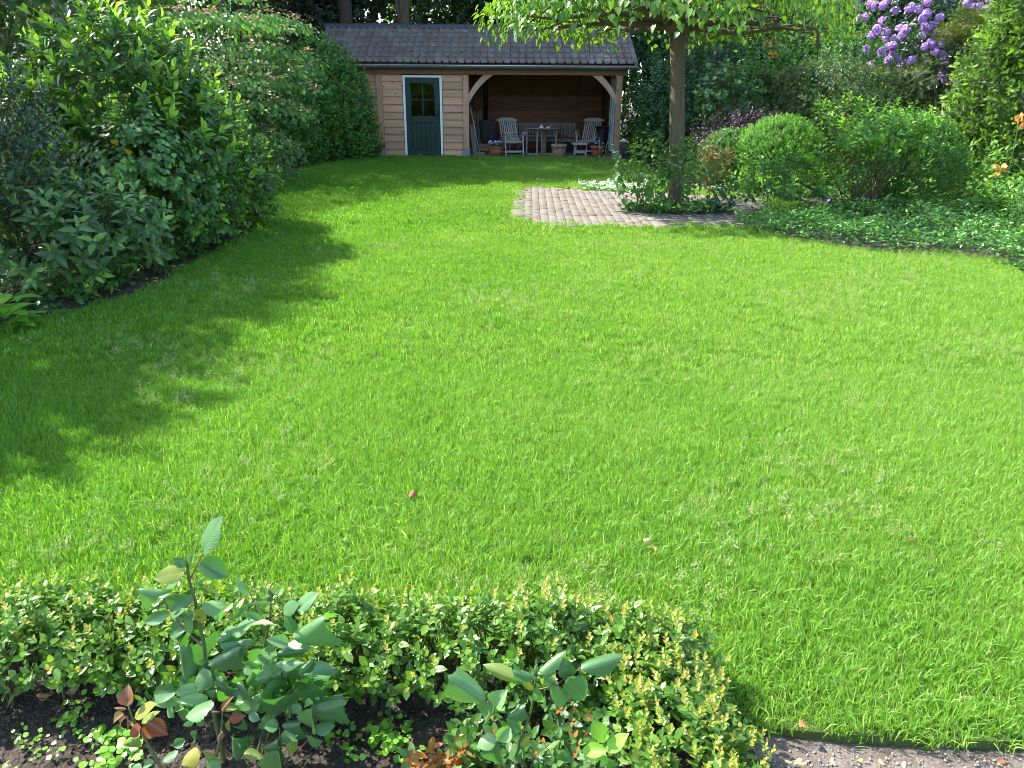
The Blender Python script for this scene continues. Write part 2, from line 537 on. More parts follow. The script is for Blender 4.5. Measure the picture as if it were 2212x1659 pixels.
LAWN = [(-6.0, 1.93), (-2.2, 1.96), (.44, 1.93), (.56, 1.82), (.61, 1.68), (1.0, 1.64), (1.5, 1.62), (2.4, 1.60), (4.2, 1.62), (6.4, 4.2), (5.9, 6.2), (5.12, 7.5),
        (5.2, 8.45), (3.9, 8.72), (3.05, 10.15), (4.6, 11.3), (4.6, 13.3), (3.7, 14.2), (3.2, 15.6), (3.05, 18.5), (2.95, 21.9), (-4.1, 21.9),
        (-4.6, 19), (-4.85, 16.2), (-4.45, 12.5), (-3.95, 11.1), (-3.45, 10.45), (-3.2, 9.6), (-3.22, 8.0), (-3.16, 6.43), (-3.55, 5.8), (-3.8, 5.35), (-4.3, 4.6), (-6.0, 4.0)]
def in_poly(P, poly):
    x, y = P[:, 0], P[:, 1]; ins = np.zeros(len(P), bool); n = len(poly); j = n - 1
    for i in range(n):
        xi, yi = poly[i]; xj, yj = poly[j]
        ins ^= ((yi > y) != (yj > y)) & (x < (xj - xi) * (y - yi) / (yj - yi + 1e-12) + xi)
        j = i
    return ins
def smooth_poly(poly, it=2):
    for _ in range(it):
        q = []
        for i in range(len(poly)):
            a = np.array(poly[i]); b = np.array(poly[(i + 1) % len(poly)])
            q += [tuple(a * .8 + b * .2), tuple(a * .2 + b * .8)]
        poly = q
    return poly
def turf_mat():
    m, nt, b = new_mat('turf')
    p = nd(nt, 'ShaderNodeNewGeometry').outputs['Position']
    n2 = noise(nt, p, 60, 5, .7)
    c = ramp(nt, n2, [(.3, (.03, .05, .01)), (.7, (.075, .12, .02))])
    nt.links.new(c, b.inputs['Base Color']); b.inputs['Roughness'].default_value = .95
    return m
M_TURF = turf_mat()
LAWN_S = smooth_poly(LAWN, 1)
n_ = len(LAWN_S)
MB().poly([(x, y, 0) for x, y in LAWN_S] + [(x, y, -.06) for x, y in LAWN_S],
          [tuple(range(n_))] + [(i, (i + 1) % n_, n_ + (i + 1) % n_, n_ + i) for i in range(n_)]).build('lawn', M_TURF)['kind'] = 'structure'

# foreground bed: a finely broken soil surface, and the sandy path beside it
def rough_sheet(name, x0, x1, y0, y1, z, nx, ny, mat, amp):
    xs = np.linspace(x0, x1, nx); ys = np.linspace(y0, y1, ny)
    X, Y = np.meshgrid(xs, ys)
    h = np.zeros_like(X); r = np.random.default_rng(3)
    for k in range(26):
        f = 8 * 1.17 ** k; a = r.uniform(0, 6.28); ph = r.uniform(0, 6.28)
        h += np.sin(X * f * math.cos(a) + Y * f * math.sin(a) + ph + 1.5 * np.sin(Y * f * .6 + ph)) / (1 + .16 * k)
    h += r.normal(size=h.shape) * .9
    V = np.stack([X, Y, z + amp * h * .25], -1).reshape(-1, 3)
    i = np.arange(nx * ny).reshape(ny, nx)
    q = np.stack([i[:-1, :-1], i[:-1, 1:], i[1:, 1:], i[1:, :-1]], -1).reshape(-1, 4)
    o = obj_me(name, mesh_np(name, V, q.ravel(), np.full(len(q), 4), mat, None, True), (0, 0, 0)); o['kind'] = 'structure'
    return o
rough_sheet('soil_bed', -2.6, .66, .9, 2.0, -.028, 300, 110, M_SOIL, .012)
rough_sheet('path', .663, 3.2, .9, 1.71, -.030, 240, 80, M_PATH, .006)
rough_sheet('soil_bed', -4.6, -3.0, 5.2, 10.9, -.012, 130, 300, M_SOIL, .014)

# patio of clay pavers
PATIO = [(.15, 14.75), (.02, 11.1), (.20, 10.72), (.60, 10.36), (1.1, 10.27), (3.25, 10.3), (3.9, 11.8), (4.2, 13.3)]
def paver_mat():
    m, nt, b = new_mat('clay_paver')
    tc = nd(nt, 'ShaderNodeTexCoord').outputs['Object']
    oi = nd(nt, 'ShaderNodeObjectInfo').outputs['Random']
    r = nd(nt, 'ShaderNodeAttribute', attribute_name='rnd').outputs['Fac']
    f = mth(nt, 'FRACT', mth(nt, 'ADD', mth(nt, 'MULTIPLY', oi, 7.3), r))
    p = nd(nt, 'ShaderNodeNewGeometry').outputs['Position']
    n1 = noise(nt, p, 28, 5, .65); n2 = noise(nt, p, 1.2, 3)
    c = ramp(nt, f, [(0, (.125, .108, .09)), (.35, (.20, .17, .14)), (.7, (.175, .16, .14)), (1, (.24, .205, .165))])
    c = mixc(nt, ramp(nt, n1, [(.35, (.6,) * 3), (.65, (0, 0, 0))]), c, (.15, .115, .09))
    c = mixc(nt, ramp(nt, n2, [(.5, (0, 0, 0)), (.75, (.4,) * 3)]), c, (.15, .14, .09))
    nt.links.new(c, b.inputs['Base Color']); b.inputs['Roughness'].default_value = .85
    bump(nt, b, n1, .4, .006)
    return m
M_PAVER = paver_mat()
pat = empty('patio', (2.3, 12.4, 0))
pat['kind'] = 'structure'
MB().poly([(x, y, .004) for x, y in PATIO], [tuple(range(len(PATIO)))]).build('joint_sand', plain('joint_sand', (.09, .075, .055), .95, 0, .3, 60), pat)
def brick_mesh(w, l, h, ch=.008):
    p = []
    for z, k in ((0, 0), (h - ch, 0), (h, ch)):
        p += [(-w / 2 + k, -l / 2 + k, z), (w / 2 - k, -l / 2 + k, z), (w / 2 - k, l / 2 - k, z), (-w / 2 + k, l / 2 - k, z)]
    f = [(a + i, a + (i + 1) % 4, a + 4 + (i + 1) % 4, a + 4 + i) for a in (0, 4) for i in range(4)] + [(8, 9, 10, 11)]
    return np.array(p), f
bV, bF = brick_mesh(.1125, .206, .03, .006)
spots = []
tilt = -.03
for r_ in range(26):
    y = 10.2 + r_ * .217
    for c_ in range(42):
        xx = .20 + c_ * .115
        yy = y + (.108 if c_ % 2 else 0)
        X_ = xx + (yy - 10.3) * .02; Y_ = yy + (xx - .2) * tilt * .6
        spots.append((X_, Y_, random.gauss(0, .012) + .02))
for r_ in range(40):                                       # header course down the left edge
    spots.append((.05 + r_ * .0028, 10.7 + r_ * .113, math.pi / 2 + random.gauss(0, .03)))
S_ = np.array(spots)
inn = in_poly(S_, [(.0, 14.85), (-.08, 11.05), (.14, 10.66), (.56, 10.28), (1.1, 10.2), (3.3, 10.22), (3.95, 11.8), (4.25, 13.3)])
hole = (S_[:, 0] - 2.45) ** 2 + ((S_[:, 1] - 11.95) / 1.0) ** 2 < .62 ** 2
hole |= (S_[:, 0] > 1.3) & (S_[:, 1] > 14.15)
S_ = S_[inn & ~hole]
S_ = S_[np.argsort(S_[:, 1] - .25 * np.abs(S_[:, 0] - 1.2))]
bme = [mesh_np('brick', bV, np.array([i for f in bF for i in f]), np.array([len(f) for f in bF]), M_PAVER, {'rnd': np.full(len(bV), .37 * k % 1)}) for k in range(6)]
restV = []; restF = []; restR = []
for q, (x, y, a) in enumerate(S_):
    dz = random.gauss(0, .0032) - .004
    if q < 300:
        o = bpy.data.objects.new('brick', bme[q % 6]); COL.objects.link(o); o.parent = pat
        o.location = (x - 2.3, y - 12.4, dz); o.rotation_euler = (random.gauss(0, .012), random.gauss(0, .012), a)
    else:
        c, s = math.cos(a), math.sin(a); n = len(restV)
        k = random.random()
        for p in bV:
            restV.append((x + p[0] * c - p[1] * s, y + p[0] * s + p[1] * c, dz + p[2])); restR.append(k)
        restF += [tuple(i + n for i in f) for f in bF]
me = mesh_np('far_bricks', np.array(restV) - WL[pat], np.array([i for f in restF for i in f]), np.array([len(f) for f in restF]), M_PAVER, {'rnd': np.array(restR)})
obj_me('far_bricks', me, WL[pat], pat)['kind'] = 'stuff'

# ------------------------------------------------------------------ grass blades on the lawn (instanced tufts)
def grass_mat():
    m, nt, b = new_mat('grass')
    r = nd(nt, 'ShaderNodeAttribute', attribute_name='rnd').outputs['Fac']
    t = nd(nt, 'ShaderNodeAttribute', attribute_name='luv')
    sp = nd(nt, 'ShaderNodeSeparateXYZ'); nt.links.new(t.outputs['Vector'], sp.inputs[0])
    p = nd(nt, 'ShaderNodeNewGeometry').outputs['Position']
    flat = nd(nt, 'ShaderNodeMapping'); nt.links.new(p, flat.inputs[0]); flat.inputs['Scale'].default_value = (1, 1, 0)
    n1 = noise(nt, flat.outputs[0], .75, 4, .6, .4); n2 = noise(nt, flat.outputs[0], 4.5, 3, .6)
    fresh = ramp(nt, r, [(0, (.062, .175, .014)), (.5, (.135, .315, .028)), (.88, (.21, .41, .055)), (1, (.38, .47, .21))])
    dry = ramp(nt, r, [(0, (.105, .23, .028)), (.5, (.20, .37, .052)), (.85, (.29, .45, .10)), (1, (.46, .50, .27))])
    sx = nd(nt, 'ShaderNodeSeparateXYZ'); nt.links.new(p, sx.inputs[0])
    right = mth(nt, 'MULTIPLY', mth(nt, 'ADD', sx.outputs[0], .6), .10)
    k = mth(nt, 'ADD', mth(nt, 'ADD', n1, mth(nt, 'MULTIPLY', n2, .35)), right)
    f = ramp(nt, k, [(.52, (0, 0, 0)), (.92, (.9,) * 3)])
    c = mixc(nt, f, fresh, dry)
    low = ramp(nt, sp.outputs[1], [(0, (.7, .75, .5)), (.45, (1, 1, 1))])
    c = mixc(nt, 1.0, c, low, 'MULTIPLY')
    nt.links.new(c, b.inputs['Base Color']); b.inputs['Roughness'].default_value = .42
    b.inputs['Specular IOR Level'].default_value = .35
    tr = nd(nt, 'ShaderNodeBsdfTranslucent'); nt.links.new(mixc(nt, 1.0, c, (1.9, 1.85, .7), 'MULTIPLY'), tr.inputs['Color'])
    ms = nd(nt, 'ShaderNodeMixShader'); ms.inputs[0].default_value = .42
    nt.links.new(b.outputs[0], ms.inputs[1]); nt.links.new(tr.outputs[0], ms.inputs[2])
    nt.links.new(ms.outputs[0], nt.nodes['Material Output'].inputs['Surface'])
    return m
M_GRASS = grass_mat()
M_SEED = leafmat('grass_seed', [(0, (.26, .32, .13)), (1, (.42, .42, .24))], .7, .3, tcol=(1.2, 1.2, .8))
def tuft(n, R, h, w, seed, lean=.85):
    r = np.random.default_rng(seed)
    a = r.random(n) * 6.28; q = R * np.sqrt(r.random(n))
    B = np.stack([q * np.cos(a), q * np.sin(a), np.zeros(n)], 1)
    az = r.random(n) * 6.28; hd = np.stack([np.cos(az), np.sin(az), np.zeros(n)], 1)
    fa = r.random(n) * 6.28; sd_ = np.stack([np.cos(fa), np.sin(fa), np.zeros(n)], 1)
    H = h * (.45 + .75 * r.random(n)); le = lean * (.15 + r.random(n) ** 1.5 * 1.3); W = w * (.6 + .7 * r.random(n))
    p1 = B + hd * (H * le * .3)[:, None] + np.array([0, 0, 1]) * (H * .55)[:, None]
    p2 = B + hd * (H * le)[:, None] + np.array([0, 0, 1]) * (H * (1 - .35 * le))[:, None]
    s = sd_ * (W / 2)[:, None]
    V = np.stack([B - s, B + s, p1 - s * .8, p1 + s * .8, p2], 1).reshape(-1, 3)
    idx = (np.array([0, 1, 3, 2, 2, 3, 4])[None] + (np.arange(n) * 5)[:, None]).ravel()
    tot = np.tile([4, 3], n)
    luv = np.tile(np.array([[0, 0, 0], [0, 0, 0], [0, .55, 0], [0, .55, 0], [0, 1, 0]], float), (n, 1))
    return mesh_np('grass_tuft', V, idx, tot, M_GRASS, {'rnd': np.repeat(np.clip(r.random(n) * .95 + .05 * (r.random(n) > .9), 0, 1), 5), 'luv': luv}, True)
def seed_head(seed):
    r = np.random.default_rng(seed); L = []
    for k in range(4):
        b = r.normal(size=3) * .012; b[2] = 0
        top = b + np.array([r.normal() * .02, r.normal() * .02, .055 + .03 * r.random()])
        m = 14
        t = r.random(m) ** .7
        P = b + (top - b) * (.45 + .6 * t)[:, None] + r.normal(size=(m, 3)) * .005
        D = nz(r.normal(size=(m, 3)) + np.array([0, 0, .8]))
        L.append(dict(P=P, D=D, N=nz(r.normal(size=(m, 3))), S=np.full(m, .0065), R=r.random(m)))
    L = cat(L); tpl = t_diamond(.32, .1, 0)
    X, Y, Z = frames(L['D'], L['N']); T = tpl['V']
    V = (L['P'][:, None] + L['S'][:, None, None] * (T[None, :, 0:1] * X[:, None] + T[None, :, 1:2] * Y[:, None] + T[None, :, 2:3] * Z[:, None])).reshape(-1, 3)
    n = len(L['P'])
    return mesh_np('seed_head', V, (tpl['idx'][None] + (np.arange(n) * 4)[:, None]).ravel(), np.tile(tpl['tot'], n), M_SEED,
                   {'rnd': np.repeat(L['R'], 4), 'luv': np.zeros((n * 4, 3))})
def scatter_gn(name, P, rot, scl, var, srcs, kind='stuff', label=None, catg=None):
    me = bpy.data.meshes.new(name)
    me.vertices.add(len(P)); me.vertices.foreach_set('co', P.astype(np.float32).ravel())
    a = me.attributes.new('rot', 'FLOAT_VECTOR', 'POINT'); a.data.foreach_set('vector', rot.astype(np.float32).ravel())
    a = me.attributes.new('scl', 'FLOAT', 'POINT'); a.data.foreach_set('value', scl.astype(np.float32))
    a = me.attributes.new('var', 'INT', 'POINT'); a.data.foreach_set('value', var.astype(np.int32))
    o = obj_me(name, me, (0, 0, 0)); o['kind'] = kind
    if label: o['label'] = label; o['category'] = catg
    ng = bpy.data.node_groups.new(name, 'GeometryNodeTree')
    ng.interface.new_socket('Geometry', in_out='INPUT', socket_type='NodeSocketGeometry')
    ng.interface.new_socket('Geometry', in_out='OUTPUT', socket_type='NodeSocketGeometry')
    gi = ng.nodes.new('NodeGroupInput'); go = ng.nodes.new('NodeGroupOutput'); jn = ng.nodes.new('GeometryNodeJoinGeometry')
    ar = ng.nodes.new('GeometryNodeInputNamedAttribute'); ar.data_type = 'FLOAT_VECTOR'; ar.inputs['Name'].default_value = 'rot'
    as_ = ng.nodes.new('GeometryNodeInputNamedAttribute'); as_.data_type = 'FLOAT'; as_.inputs['Name'].default_value = 'scl'
    av = ng.nodes.new('GeometryNodeInputNamedAttribute'); av.data_type = 'INT'; av.inputs['Name'].default_value = 'var'
    for k, s in enumerate(srcs):
        src = bpy.data.objects.new(name + '_source', s)
        oi = ng.nodes.new('GeometryNodeObjectInfo'); oi.inputs['Object'].default_value = src
        cmp_ = ng.nodes.new('FunctionNodeCompare'); cmp_.data_type = 'INT'; cmp_.operation = 'EQUAL'
        ng.links.new(av.outputs['Attribute'], cmp_.inputs[2]); cmp_.inputs[3].default_value = k
        ip = ng.nodes.new('GeometryNodeInstanceOnPoints')
        ng.links.new(gi.outputs[0], ip.inputs['Points']); ng.links.new(cmp_.outputs[0], ip.inputs['Selection'])
        ng.links.new(oi.outputs['Geometry'], ip.inputs['Instance'])
        ng.links.new(ar.outputs['Attribute'], ip.inputs['Rotation']); ng.links.new(as_.outputs['Attribute'], ip.inputs['Scale'])
        ng.links.new(ip.outputs[0], jn.inputs[0])
    ng.links.new(jn.outputs[0], go.inputs[0])
    md = o.modifiers.new('scatter', 'NODES'); md.node_group = ng
    return o
def lawn_points(y0, y1, sp):
    xs = np.arange(-6.2, 6.6, sp); ys = np.arange(y0, y1, sp)
    X, Y = np.meshgrid(xs, ys)
    P = np.stack([X.ravel(), Y.ravel(), np.zeros(X.size)], 1)
    P[:, :2] += rng.uniform(-.6, .6, (len(P), 2)) * sp
    P = P[in_poly(P, LAWN_S)]
    P = P[~in_poly(P, PATIO) | ((P[:, 0] > 1.5) & (P[:, 1] > 14.2))]
    P = P[np.abs(P[:, 0]) < .75 * P[:, 1] + 1.2]
    P[:, 2] = -.002
    return P
tufts = [tuft(58, .055, .052, .0034, s, .95) for s in (1, 2, 3, 4)] + [tuft(130, .10, .050, .0042, s, .9) for s in (5, 6, 7)] + [tuft(190, .17, .046, .0062, s, .8) for s in (8, 9, 10)]
GP = []; GV = []
for y0, y1, sp, lo, hi in ((1.5, 4.6, .040, 0, 4), (4.6, 9.5, .078, 4, 7), (9.5, 22, .135, 7, 10)):
    p = lawn_points(y0, y1, sp); GP.append(p); GV.append(rng.integers(lo, hi, len(p)))
GP = np.concatenate(GP); GV = np.concatenate(GV)
rot = np.stack([rng.normal(size=len(GP)) * .2, rng.normal(size=len(GP)) * .2, rng.random(len(GP)) * 6.28], 1)
patch = np.sin(GP[:, 0] * 3.1 + 1.3 * np.sin(GP[:, 1] * 2.3)) * np.sin(GP[:, 1] * 2.7 + 1.7 * np.sin(GP[:, 0] * 1.9))
scl = 1.0 + .13 * patch + .10 * rng.normal(size=len(GP))
scatter_gn('grass', GP, rot, np.clip(scl, .6, 1.5), GV, tufts, label='fresh green grass blades covering the whole lawn', catg='grass')
sp_ = lawn_points(1.7, 9.0, .055)
pn = np.sin(sp_[:, 0] * 2.3 + 2 * np.sin(sp_[:, 1] * 1.3)) + np.sin(sp_[:, 1] * 3.1 + 1.4 * np.sin(sp_[:, 0] * 2.9 + 1)) + rng.normal(size=len(sp_)) * .6
sp_ = sp_[(pn > 1.0) & (rng.random(len(sp_)) < .22)]
scatter_gn('grass_seed_heads', sp_, np.stack([rng.normal(size=len(sp_)) * .3, rng.normal(size=len(sp_)) * .3, rng.random(len(sp_)) * 6.28], 1),
           .8 + .5 * rng.random(len(sp_)), rng.integers(0, 2, len(sp_)), [seed_head(1), seed_head(2)], label='pale cream seed heads standing among the lawn grass', catg='seed heads')

# ================================================================== GARDEN SHED
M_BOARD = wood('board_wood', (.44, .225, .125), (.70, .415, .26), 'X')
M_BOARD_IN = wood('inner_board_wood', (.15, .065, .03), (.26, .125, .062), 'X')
M_POST = wood('post_wood', (.36, .19, .11), (.58, .35, .22), 'Z')
M_BEAM = wood('beam_wood', (.17, .085, .045), (.28, .155, .085), 'X')
M_BRACE = wood('brace_wood', (.38, .24, .14), (.60, .40, .25), 'Z')
M_TEAK = wood('weathered_teak', (.32, .27, .225), (.60, .53, .46), 'Z', .85, 1.6, False)
M_TEAKX = wood('weathered_teak_across', (.32, .27, .225), (.60, .53, .46), 'X', .85, 1.6, False)
M_OLD = wood('old_grey_wood', (.15, .13, .11), (.30, .27, .24), 'Z', .9, 1.4, False)
M_OLDX = wood('old_grey_wood_across', (.15, .13, .11), (.30, .27, .24), 'X', .9, 1.4, False)
M_TABLE = wood('table_wood', (.20, .14, .10), (.37, .28, .21), 'Z', .85, 1.4, False)
M_TABLEX = wood('table_wood_across', (.20, .14, .10), (.40, .31, .24), 'X', .8, 1.4, False)
M_GREEN = plain('dark_green_paint', (.004, .032, .021), .55, 0, .15, 9, .03)
M_WHITE = plain('white_paint', (.80, .81, .80), .5, 0, .04, 12, .03)
M_GREYBLUE = plain('greyblue_paint', (.52, .60, .62), .5, 0, .06, 12, .03)
M_CONC = plain('concrete', (.23, .245, .26), .9, 0, .2, 30, .3)
M_STEEL = plain('dark_steel', (.02, .024, .03), .45, .6, .2, 18, .05)
M_ZINC = plain('zinc_gutter', (.13, .175, .18), .5, .2, .25, 7, .03)
M_RIM = plain('gutter_rim_zinc', (.62, .66, .68), .35, .5, .1, 9, .0)
M_SLAB = plain('slab_paving', (.20, .175, .15), .9, 0, .3, 14, .3)
M_TERRA = plain('terracotta', (.34, .125, .065), .85, 0, .3, 14, .2)
M_TERRAP = plain('pale_terracotta', (.40, .255, .185), .9, 0, .35, 11, .25)
M_BLACK = plain('soft_black', (.012, .012, .014), .6)
def glass_dark():
    m, nt, b = new_mat('window_glass')
    g = nd(nt, 'ShaderNodeBsdfGlossy'); g.inputs['Roughness'].default_value = .03
    t = nd(nt, 'ShaderNodeBsdfTransparent'); t.inputs['Color'].default_value = (.85, .9, .88, 1)
    lw = nd(nt, 'ShaderNodeFresnel'); lw.inputs[0].default_value = 1.5
    ms = nd(nt, 'ShaderNodeMixShader'); nt.links.new(lw.outputs[0], ms.inputs[0])
    nt.links.new(t.outputs[0], ms.inputs[1]); nt.links.new(g.outputs[0], ms.inputs[2])
    nt.links.new(ms.outputs[0], nt.nodes['Material Output'].inputs['Surface'])
    return m
M_GLASS = glass_dark()
def tile_mat():
    m, nt, b = new_mat('roof_tile')
    oi = nd(nt, 'ShaderNodeObjectInfo').outputs['Random']
    r = nd(nt, 'ShaderNodeAttribute', attribute_name='rnd').outputs['Fac']
    f = mth(nt, 'FRACT', mth(nt, 'ADD', mth(nt, 'MULTIPLY', oi, 5.7), r))
    p = nd(nt, 'ShaderNodeNewGeometry').outputs['Position']
    n1 = noise(nt, p, 16, 5, .68); n2 = noise(nt, p, 3, 3); n3 = noise(nt, p, 60, 4)
    c = ramp(nt, f, [(0, (.13, .10, .075)), (.4, (.165, .13, .10)), (.65, (.16, .145, .125)), (1, (.22, .19, .16))])
    c = mixc(nt, ramp(nt, n1, [(.47, (0, 0, 0)), (.62, (.85,) * 3)]), c, (.12, .07, .045))
    c = mixc(nt, ramp(nt, n2, [(.45, (0, 0, 0)), (.7, (.5,) * 3)]), c, (.19, .18, .165))
    c = mixc(nt, ramp(nt, n3, [(.62, (0, 0, 0)), (.7, (.5,) * 3)]), c, (.25, .23, .2))
    nt.links.new(c, b.inputs['Base Color']); b.inputs['Roughness'].default_value = .6
    bump(nt, b, n3, .25, .004)
    return m
M_TILE = tile_mat()
M_RIDGE = plain('ridge_tile_glaze', (.045, .052, .06), .42, 0, .25, 12, .05)

SX0, SX1, SY0, SY1 = -5.35, 2.80, 22.0, 25.8
shed = empty('garden_shed', (-1.3, 23.9, 0), 'low wooden garden shed with tiled roof, green door and open seating bay', 'shed')
MB().box(((SX0 + SX1) / 2, (21.93 + SY1) / 2, -.01), (SX1 - SX0 + .1, SY1 - 21.93, .05)).build('floor_slab', M_SLAB, shed)
# weatherboards: wedge section, each board its own part
def board(x0, x1, z, mat=M_BOARD, y=SY0, h=.192, face=-1, name='plank'):
    j = random.gauss(0, .0015)
    pr = [(y, z), (y + face * (.044 + j), z - .006), (y + face * (.044 + j), z + .012), (y + face * (.012 + j), z + h - .008), (y, z + h - .008)]
    return MB().prism(pr, 'x', x0, x1).build(name, mat, shed)
zs = [.02 + .192 * i for i in range(11)]
for x0, x1 in ((-5.27, -3.67), (-3.51, -2.975), (-1.915, -1.37)):
    for z in zs:
        board(x0 + random.uniform(0, .004), x1 - random.uniform(0, .004), z, h=.192 if z < 1.9 else .17)
# backing behind the boards
for x0, x1 in ((SX0 + .05, -2.97), (-1.92, -1.30)):
    MB().box(((x0 + x1) / 2, SY0 + .02, 1.06), (x1 - x0, .03, 2.1)).build('wall_backing', M_BOARD_IN, shed)
MB().box((SX0 + .03, (SY0 + SY1) / 2, 1.2), (.05, SY1 - SY0, 2.3)).build('end_wall', M_BOARD, shed)
for x in (SX0, -3.59, -1.29, SX1):
    MB().box((x, SY0, 1.17), (.155, .155, 1.86)).build('post', M_POST, shed, .006)
    MB().box((x, SY0, .115), (.195, .195, .25)).build('post_foot', M_CONC, shed, .004)
for x in (-1.25, SX1):                                               # bolt heads on the open-bay posts
    for z in (1.66, 1.73):
        MB().lathe((0, 0, 0), [(.011, 0), (.011, .01), (.004, .014)], 8)
        b_ = MB(); b_.tube([(x, SY0 - .078, z), (x, SY0 - .087, z)], .011, 8); b_.build('bolt', M_STEEL, shed)
MB().box(((SX0 + SX1) / 2, SY0 - .005, 2.185), (SX1 - SX0 + .40, .17, .155)).build('eaves_beam', M_BEAM, shed, .005)
def brace(x, sgn):
    def bez(p, q, r, t): return tuple((1 - t) ** 2 * p[i] + 2 * t * (1 - t) * q[i] + t * t * r[i] for i in (0, 1))
    lo = [bez((0, 1.38), (.23, 1.83), (.66, 2.106), i / 12) for i in range(13)]
    hi = [bez((0, 1.62), (.15, 1.90), (.40, 2.106), i / 12) for i in range(13)]
    m = MB()
    for i in range(12):
        vs = [(x + sgn * p[0], y, p[1]) for y in (SY0 - .045, SY0 + .045) for p in (lo[i], lo[i + 1], hi[i + 1], hi[i])]
        m.poly(vs, [(0, 1, 2, 3), (7, 6, 5, 4), (0, 4, 5, 1), (2, 6, 7, 3)])
    m.build('brace', M_BRACE, shed)
brace(-1.29 + .0785, 1); brace(SX1 - .0785, -1)
# door
dx0, dx1, dh = -2.965, -1.925, 2.085
for nm, c, s in (('frame_post', (dx0 + .03, SY0 - .03, dh / 2), (.06, .07, dh)), ('frame_post', (dx1 - .03, SY0 - .03, dh / 2), (.06, .07, dh)),
                 ('frame_head', ((dx0 + dx1) / 2, SY0 - .03, dh - .029), (dx1 - dx0 - .12, .07, .055))):
    MB().box(c, s).build(nm, M_WHITE, shed, .003)
door = empty('door', ((dx0 + dx1) / 2, SY0 - .02, 0)); door.parent = shed; door.location = WL[door] - WL[shed]
a0, a1 = dx0 + .065, dx1 - .065; w = a1 - a0; yd = SY0 - .03
def dpart(nm, cx, cz, sx, sz, mat=M_GREEN, dy=0, th=.04, bev=.003):
    return MB().box((cx, yd + dy, cz), (sx, th, sz)).build(nm, mat, door, bev)
dpart('stile', a0 + .07, 1.03, .135, 2.0); dpart('stile', a1 - .07, 1.03, .135, 2.0)
mid = (a0 + a1) / 2; iw = w - .28
dpart('rail', mid, 1.955, iw, .15); dpart('rail', mid, .985, iw, .16); dpart('rail', mid, .10, iw, .14)
for k in range(5):
    dpart('plank', a0 + .14 + iw * (k + .5) / 5, .535, iw / 5 - .008, .73, M_GREEN, .008, .025, .004)
dpart('panel_backing', mid, .535, iw, .73, M_BLACK, .03, .01, 0)
gx = iw / 2
dpart('muntin', mid, 1.47, .028, .81, M_GREEN, 0, .035); dpart('muntin', mid - iw / 4 - .007, 1.47, iw / 2 - .014, .028, M_GREEN, 0, .034); dpart('muntin', mid + iw / 4 + .007, 1.47, iw / 2 - .014, .028, M_GREEN, 0, .034)
for sx in (-1, 1):
    for sz in (-1, 1):
        dpart('pane', mid + sx * (iw / 4 + .007), 1.47 + sz * .21, iw / 2 - .015, .39, M_GLASS, .006, .005, 0)
dpart('weather_bar', mid, .045, w - .02, .035, M_GREEN, -.03, .04)
dpart('lock_plate', a1 - .05, 1.06, .045, .26, M_STEEL, -.024, .008)
MB().tube([(a1 - .05, yd - .03, 1.10), (a1 - .05, yd - .07, 1.10), (a1 - .16, yd - .075, 1.10)], .012, 8).build('handle', M_STEEL, door, smooth=True)
# walls of the open bay
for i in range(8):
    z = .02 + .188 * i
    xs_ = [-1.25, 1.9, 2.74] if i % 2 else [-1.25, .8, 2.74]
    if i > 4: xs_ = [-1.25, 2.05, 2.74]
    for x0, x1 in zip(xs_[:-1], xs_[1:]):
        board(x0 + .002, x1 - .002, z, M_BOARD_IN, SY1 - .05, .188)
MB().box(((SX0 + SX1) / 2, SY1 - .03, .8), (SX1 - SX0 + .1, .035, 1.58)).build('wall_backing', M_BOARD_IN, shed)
for i in range(11):
    z = .02 + .192 * i
    pr = [(-1.25, z), (-1.22, z), (-1.24, z + .2), (-1.25, z + .2)]
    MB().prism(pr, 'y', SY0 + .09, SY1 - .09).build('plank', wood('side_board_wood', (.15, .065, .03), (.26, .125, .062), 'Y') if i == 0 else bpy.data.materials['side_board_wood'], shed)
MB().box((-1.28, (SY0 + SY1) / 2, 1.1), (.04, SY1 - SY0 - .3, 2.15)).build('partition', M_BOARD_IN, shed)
# right end: glazed side panel between post and rear boards
win = empty('side_window', (SX1, 23.0, 0)); win.parent = shed; win.location = WL[win] - WL[shed]
for y in (22.20, 22.62, 23.05, 23.48):
    MB().box((SX1 - .02, y, 1.10), (.06, .055, 1.94)).build('frame_upright', M_GREYBLUE, win, .003)
for z in (.16, .62, 1.16, 1.66, 2.05):
    for y0, y1 in ((22.23, 22.59), (22.65, 23.02), (23.08, 23.45)):
        MB().box((SX1 - .02, (y0 + y1) / 2, z), (.04, y1 - y0, .03)).build('muntin', M_GREYBLUE, win)
for y0, y1 in ((22.23, 22.59), (22.65, 23.02), (23.08, 23.45)):
    for z0, z1 in ((.18, .60), (.64, 1.14), (1.18, 1.64), (1.68, 2.03)):
        MB().box((SX1 - .02, (y0 + y1) / 2, (z0 + z1) / 2), (.005, y1 - y0, z1 - z0)).build('pane', M_GLASS, win)
for i in range(11):
    z = .02 + .192 * i
    pr = [(SX1 + .0, z), (SX1 + .03, z), (SX1 + .01, z + .2), (SX1 - .03, z + .2), (SX1 - .03, z)]
    MB().prism(pr, 'y', 23.53, SY1).build('plank', bpy.data.materials['side_board_wood'], shed)
